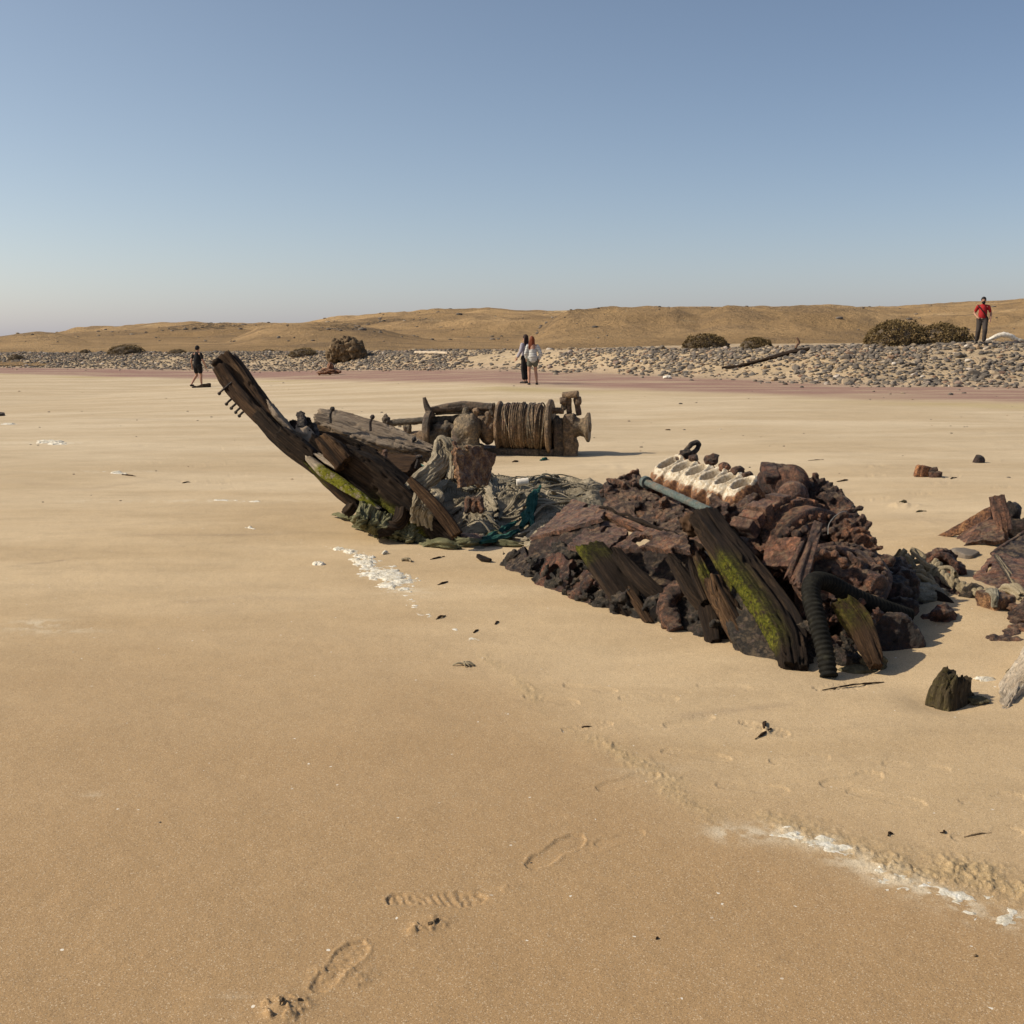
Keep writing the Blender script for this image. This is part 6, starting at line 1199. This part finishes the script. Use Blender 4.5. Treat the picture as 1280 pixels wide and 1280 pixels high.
m = MB(); rbox(m, P(1243, 760, 6.3), (.08, .085, .095), np.stack(basis((.05, -.1, 1), (.9, .45, 0))), 22, 10, .03, 12); tag(m.build('rust_block', M['rusthot'], None, 60, G(1243, 778)), 'squared orange-brown rust block with a pale rag over its top', 'rust block')
m = MB()
for k in range(7): drape(m, [P(1228+k*2, 742+rng.normal(0, 2), 6.35), P(1238+k, 739, 6.3), P(1243+k*.5, 745, 6.22), P(1241+k*.5, 757+rng.normal(0, 2), 6.2)], .016, 940+k, .8, 8, 40)
tag(m.build('cloth_rag', M['net2'], None, None, P(1240, 742, 6.3)), 'pale wet rag draped over the orange-brown rust block', 'rag')
m = MB()
for k in range(8): drape(m, [P(1246+k*2, 740+rng.normal(0, 2), 6.7), P(1262+k, 736+rng.normal(0, 2), 6.65), P(1276+k, 744+rng.normal(0, 3), 6.55)], .022, 950+k, .8, 8, 40)
tag(m.build('net_rag', M['rope'], None, None, P(1262, 745, 6.6)), 'tan fibre rag lying along the foot of the buckled rust plate', 'net rag')
m = MB(); lump(m, P(1180, 774, 6.15), (.075, .07, .085), 4, .35, 2, 9, None, 4, 5); lump(m, P(1177, 766, 6.10), (.055, .05, .03), 3, .3); lump(m, P(1160, 778, 6.2), (.045, .05, .05), 4, .4); o = m.build('rust_lump', M['rust'], None, None, G(1175, 788)); remesh(o, .007, ((.015, 24, 4),)); tag(o, 'pair of knobbly dark rust lumps alone on shaded sand before the pale gauze', 'scrap iron')
m = MB(); capsules(m, pr((1243, 808, 5.75), (1258, 803, 5.8), (1270, 793, 5.9)), [.045, .045, .055]); capsules(m, pr((1258, 808, 5.72), (1272, 806, 5.75)), [.04, .045]); lump(m, P(1242, 809, 5.75), .055, 3, .5); lump(m, P(1272, 793, 5.9), (.08, .07, .05), 3, .5); o = m.build('rust_lump', M['rust2'], None, None, G(1258, 815)); remesh(o, .007, ((.018, 22, 4),)); tag(o, 'knuckle-shaped brown rusty fitting lying on smooth lit sand', 'scrap iron')
m = MB(); capsules(m, pr((1268, 780, 6.0), (1278, 766, 6.1), (1292, 755, 6.2)), [.03, .05, .06]); lump(m, P(1282, 772, 6.05), (.09, .07, .05), 3, .5); lump(m, P(1268, 760, 6.2), (.05, .04, .03), 3, .5); o = m.build('rust_lump', M['rust2'], None, None, G(1278, 782)); remesh(o, .008, ((.018, 20, 4),)); tag(o, 'brown curled iron scrap past the rust block, cut by the photo edge', 'scrap iron')
m = MB(); g = G(1197, 878); timber(m, [g+A([-.02, .04, -.04]), g+A([-.01, .05, .05]), g+A([.01, .06, .105])], [.235, .22, .15], [.14, .12, .09], (.80, .6, -.15), 60, 64, .006, .016, (.02, .05), lambda u, a, b, V: 0.2*ss(-.5, -1, a), 4321)
tag(m.build('wood_stump', M['woodmud'], None, None, g), 'short broken stump, slimy green on its sunlit side, alone on the sand', 'stump')
m = MB(); lump(m, G(1085, 834)+A([.03, 0, .02]), (.07, .05, .05), 4, .3, 2, None, None, 3, 6); lump(m, G(1072, 838)+A([0, 0, .0]), (.09, .05, .025), 3, .3, 2); tag(m.build('small_rock', M['mud'], None, None, G(1085, 836)), 'little wedge-shaped dark rock below the tip of the pointed rib', 'stone')
for (a, b, r, mt, lab) in ((1232, 853, (.055, .03, .022), 'foam', 'small elongated yellowish white stone near the driftwood'), (1222, 877, (.05, .035, .02), 'mud', 'muddy little clod just past the slimy stump'), (1271, 844, (.06, .03, .03), 'mud', 'small dark shard of rock beside the pale driftwood'), (1272, 592, (0, 0, 0), 'mud', '')):
    if r[0] == 0: continue
    m = MB(); lump(m, G(a, b)+A([0, 0, r[2]*.4]), r, 4, .4, 2, None, None, 3, 4); tag(m.build('small_rock', M[mt], None, None, G(a, b)), lab, 'stone')
m = MB(); timber(m, [G(1258, 889)+A([0, .02, -.03]), P(1273, 873, 5.0), P(1296, 845, 5.1), P(1336, 796, 5.3)], [.06, .17, .24, .26], [.05, .13, .16, .18], (.6, .3, -.7), 90, 60, .008, .016, (.03, .02)); tag(m.build('driftwood_log', M['woodp'], None, None, G(1270, 884)), 'pale bleached driftwood log rising out of the sand at the picture edge', 'driftwood')
g = GS(1160, 597); k = g[1]/F; hb = thing('rusted_fitting', g, 'small squat rusty hinge-like block alone on the rippled sand', 'scrap iron')
for (a, b, w_) in ((1151, 590, .05), (1157, 590.5, .05)): m = MB(); rbox(m, P(a, b, g[1]), (.028, .07, .075), np.stack(basis((.25, .1, 1), (1, .2, 0))), 10, 8, .012); m.build('leaf', M['rusthot'], hb, 60)
m = MB(); tube(m, [P(1160, 589, g[1]), P(1171, 586.5, g[1])], .035, 14, 10, amp=.012); m.build('pin', M['rust2'], hb); m = MB(); rbox(m, P(1167, 593.5, g[1]), (.075, .08, .04), None, 10, 7, .02); m.build('base', M['rust'], hb, 60)
g = GS(1223, 578); m = MB(); v_, f_ = ico(3); lump(m, g+A([0, 0, .02]), (.085, .07, .09), 3, .1, 1, 19, None, 2, 9); tag(m.build('beach_stone', M['rustblack'], None, 40, g), 'small dark pointed rock alone on the sand beyond the hinge-like block', 'stone')
for (a, b, y_, r, lab) in ((1196, 752, 6.75, .085, 'weed-fouled rusty lump under the middle of the thick twisted rope'), (1133, 752, 6.55, .08, 'dark knobbly lump wedged between the iron disc and the pale gauze net')):
    m = MB(); lump(m, P(a, b, y_), r, 3, .5, 2.4); shards(m, [(P(a, b, y_), r)], 14, .015, .05); o = m.build('rust_lump', M['rust'], None, None, P(a, b+8, y_)); remesh(o, .008, ((.014, 20, 4), (.010, -40, 3))); tag(o, lab, 'scrap iron')
# ---------------------------------------------------------------- foam, weed and small litter on the sand
def foam(line, wid, thr, amp, label, seed, n=None, fr=26):
    L = A([(*p, 0) for p in line]); ln = sum(np.linalg.norm(np.diff(L, axis=0), axis=1)); nl = n or int(ln/.011); C = smoothpath(L, nl); T = nz(np.gradient(C, axis=0)); S = np.stack([-T[:, 1], T[:, 0], 0*T[:, 0]], -1)
    nw = max(24, int(max(np.atleast_1d(wid))*2/.011)); W = arr(wid, nl); v = np.linspace(-1, 1, nw); V = C[:, None]+S[:, None]*(W[:, None]*v[None])[..., None]
    x, y = V[..., 0].ravel(), V[..., 1].ravel(); z, _ = sand_height(x, y); U = np.repeat(np.linspace(0, 1, nl), nw); vv = np.tile(v, nl)
    h = f2(x, y, fr*.22, fr*.22, seed, 4)*.9+f2(x, y, fr, fr, seed+3, 4)*.55-arr(thr, nl).repeat(nw)-1.1*np.abs(vv)**2.2-.9*(np.abs(2*U-1)**8)
    hh = np.where(h > 0, np.minimum(h*amp*2.2, amp)*(1+.5*f2(x, y, 70, 70, seed+5, 3)), h*.06)
    m = MB(); m.add(np.stack([x, y, z+hh-.002], -1), [grid_faces(nl, nw)]); o = m.build('sea_foam', M['foam'], None, None, (*line[len(line)//2], 0)); return tag(o, label, 'sea foam', None, 'stuff')
foam(FOAM1, [.03, .07, .12, .20, .28, .28, .16], [-.05, -.15, -.25, -.28, -.32, .0], .014, 'thick white froth streak on the sand below the bow', 1001, None, 38)
foam(FOAM1B, [.14, .12, .10, .12, .12], [.12, .10, .2, .26, .28], .008, 'broken flecks of froth trailing away from the thick white streak', 1011, None, 44)
foam(FOAM2, [.05, .07, .08, .10, .12, .14, .12], [-.05, -.2, -.12, -.15, -.22, -.15], .006, 'thin yellowish froth line along the crumbled tide mark close by', 1021, fr=40)
foam(gline([(40, 551), (58, 551), (72, 554), (100, 556)]), [.25, .35, .3, .1], [-.1, -.2, .0, .1], .03, 'small froth streak far out on the open pale sand', 1031, 160, 14)
foam(gline([(0, 531), (12, 531), (24, 531.5)]), [.2, .25, .15], [-.1, -.1, .1], .03, 'froth fleck near the small black rock', 1041, 80, 14)
foam(gline([(100, 589), (128, 589), (150, 592), (168, 595)]), [.12, .16, .14, .1], [.2, .1, .15, .3], .02, 'row of small froth blobs on the open sand', 1051, 160, 16)
foam(gline([(205, 627), (250, 625), (320, 627), (372, 628)]), [.12, .16, .12, .1], [.3, .15, .2, .35], .012, 'faint broken froth line on the sand beside the bow timbers', 1061, 260, 18)
foam(gline([(389, 708), (398, 707.5), (406, 709)]), [.05, .07, .04], [-.2, -.3, 0], .02, 'single froth puff off the thick white streak', 1071, 60, 20)
foam(gline([(306, 661), (312, 660.5), (320, 662)]), [.03, .045, .03], [-.2, -.3, 0], .02, 'tiny white froth puff on wet sand left of the bow net'.replace(' left of', ' short of'), 1081, 40, 20)
bits = [((478, 697), (486, 696), 'foam', .03), ((502, 704), (515, 705), 'rope', .04), ((538, 702), (556, 698), 'woodb', .012), ((547, 734), (560, 730), 'woodb', .016), ((545, 776), (557, 772), 'woodb', .016), ((619, 783), (624, 780), 'woodb', .014), ((592, 793), (598, 789), 'woodb', .012),
        ((1028, 866), (1105, 852), 'woodb', .010), ((944, 925), (964, 914), 'woodb', .014), ((955, 914), (958, 905), 'woodb', .016), ((535, 1157), (548, 1150), 'clod', .012), ((820, 1175), (823, 1173), 'woodb', .010), ((1175, 1042), (1180, 1040), 'woodb', .012), ((1110, 1046), (1116, 1043), 'woodb', .014), ((1205, 1047), (1240, 1042), 'clod', .006),
        ((832, 537), (838, 537), 'woodb', .03), ((640, 575), (648, 574), 'woodb', .03), ((676, 573), (684, 571), 'teal', .05), ((1040, 617), (1050, 616), 'mud', .05), ((1046, 603), (1060, 601), 'woodb', .02), ((1124, 630), (1132, 628), 'mud', .04), ((1188, 600), (1196, 598), 'woodb', .018), ((228, 604), (238, 603), 'woodb', .02), ((152, 594), (170, 596), 'woodb', .02),
        ((350, 1262), (354, 1256), 'clod', .013), ((372, 1253), (378, 1252), 'clod', .006), ((1217, 1198), (1220, 1196), 'clod', .006), ((727, 910), (740, 909), 'woodb', .008), ((1145, 640), (1158, 639), 'mud', .02), ((1010, 575), (1030, 574), 'woodb', .012), ((855, 770), (858, 768), 'foam', .012)]
for i, ((a, b), (c, d), mt, r) in enumerate(bits):
    p, q_ = GS(a, b)+A([0, 0, r*.15]), GS(c, d)+A([0, 0, r*.2]); m = MB(); tube(m, [p, (p+q_)/2+A([0, rng.normal(0, r), r*.25]), q_], [r*.28, r*.45, r*.2], 8, 24, amp=r*.4)
    w_ = {'foam': ('froth_flake', 'tiny froth flake lying on the smooth sand', 'froth flake', 'froth flakes on the sand'), 'woodb': ('twig', 'bit of dark washed-up stick lying on the sand', 'twig', 'washed-up sticks on the sand'), 'rope': ('weed_tuft', 'tuft of tan weed on the sand below the bow', 'weed', None), 'clod': ('sand_clod', 'kicked-up clod of damp sand', 'clod', 'sand clods by the footprints'), 'mud': ('weed_lump', 'drab weed lump half buried in the rippled sand', 'weed', 'weed lumps on the rippled sand'), 'teal': ('net_scrap', 'scrap of green net on the sand before the winch drum', 'net scrap', None)}[mt]
    tag(m.build(w_[0], M[mt], None, None, p), w_[1], w_[2], w_[3])
m = MB(); g = GS(580, 833)
for k in range(12): a = rng.uniform(0, 6.28); tube(m, [g+A([0, 0, .006]), g+A([math.cos(a)*.03, math.sin(a)*.02, .015]), g+A([math.cos(a)*.06, math.sin(a)*.04, .004])], [.006, .005, .002], 6, 12)
tag(m.build('weed_sprig', M['rope'], None, None, g), 'little rust-tan weed sprig alone on the damp sand', 'weed')
# ---------------------------------------------------------------- shell grit and pebbles strewn thinly over the beach
db = MB(); PT = []; r3 = np.random.default_rng(31)
for k in range(120):
    px, py = r3.uniform(-40, 1320), r3.choice([r3.uniform(485, 640), r3.uniform(476, 560), r3.uniform(640, 1300)], p=[.42, .56, .02])
    g = G(px, py); dist = g[1]; s = r3.lognormal(-4.7, .45)*(dist/12)**.45 if dist > 7 else r3.lognormal(-5.4, .35)
    V = lv*(1+.3*fbm(lv*1.4+k, k % 40, 2))[:, None]*A([s*1.4, s, s*.6]); PT.append((V, g, s, r3.uniform(0, 1)))
zs, _ = sand_height(A([q[1][0] for q in PT]), A([q[1][1] for q in PT]))
for (V, g, s, q), z_ in zip(PT, zs): db.add(V+A([g[0], g[1], z_+s*.2]), [lf], None, q)
tag(db.build('shell_grit', M['stones']), 'thin scatter of pebbles and shell grit over the open sand', 'grit', None, 'stuff')
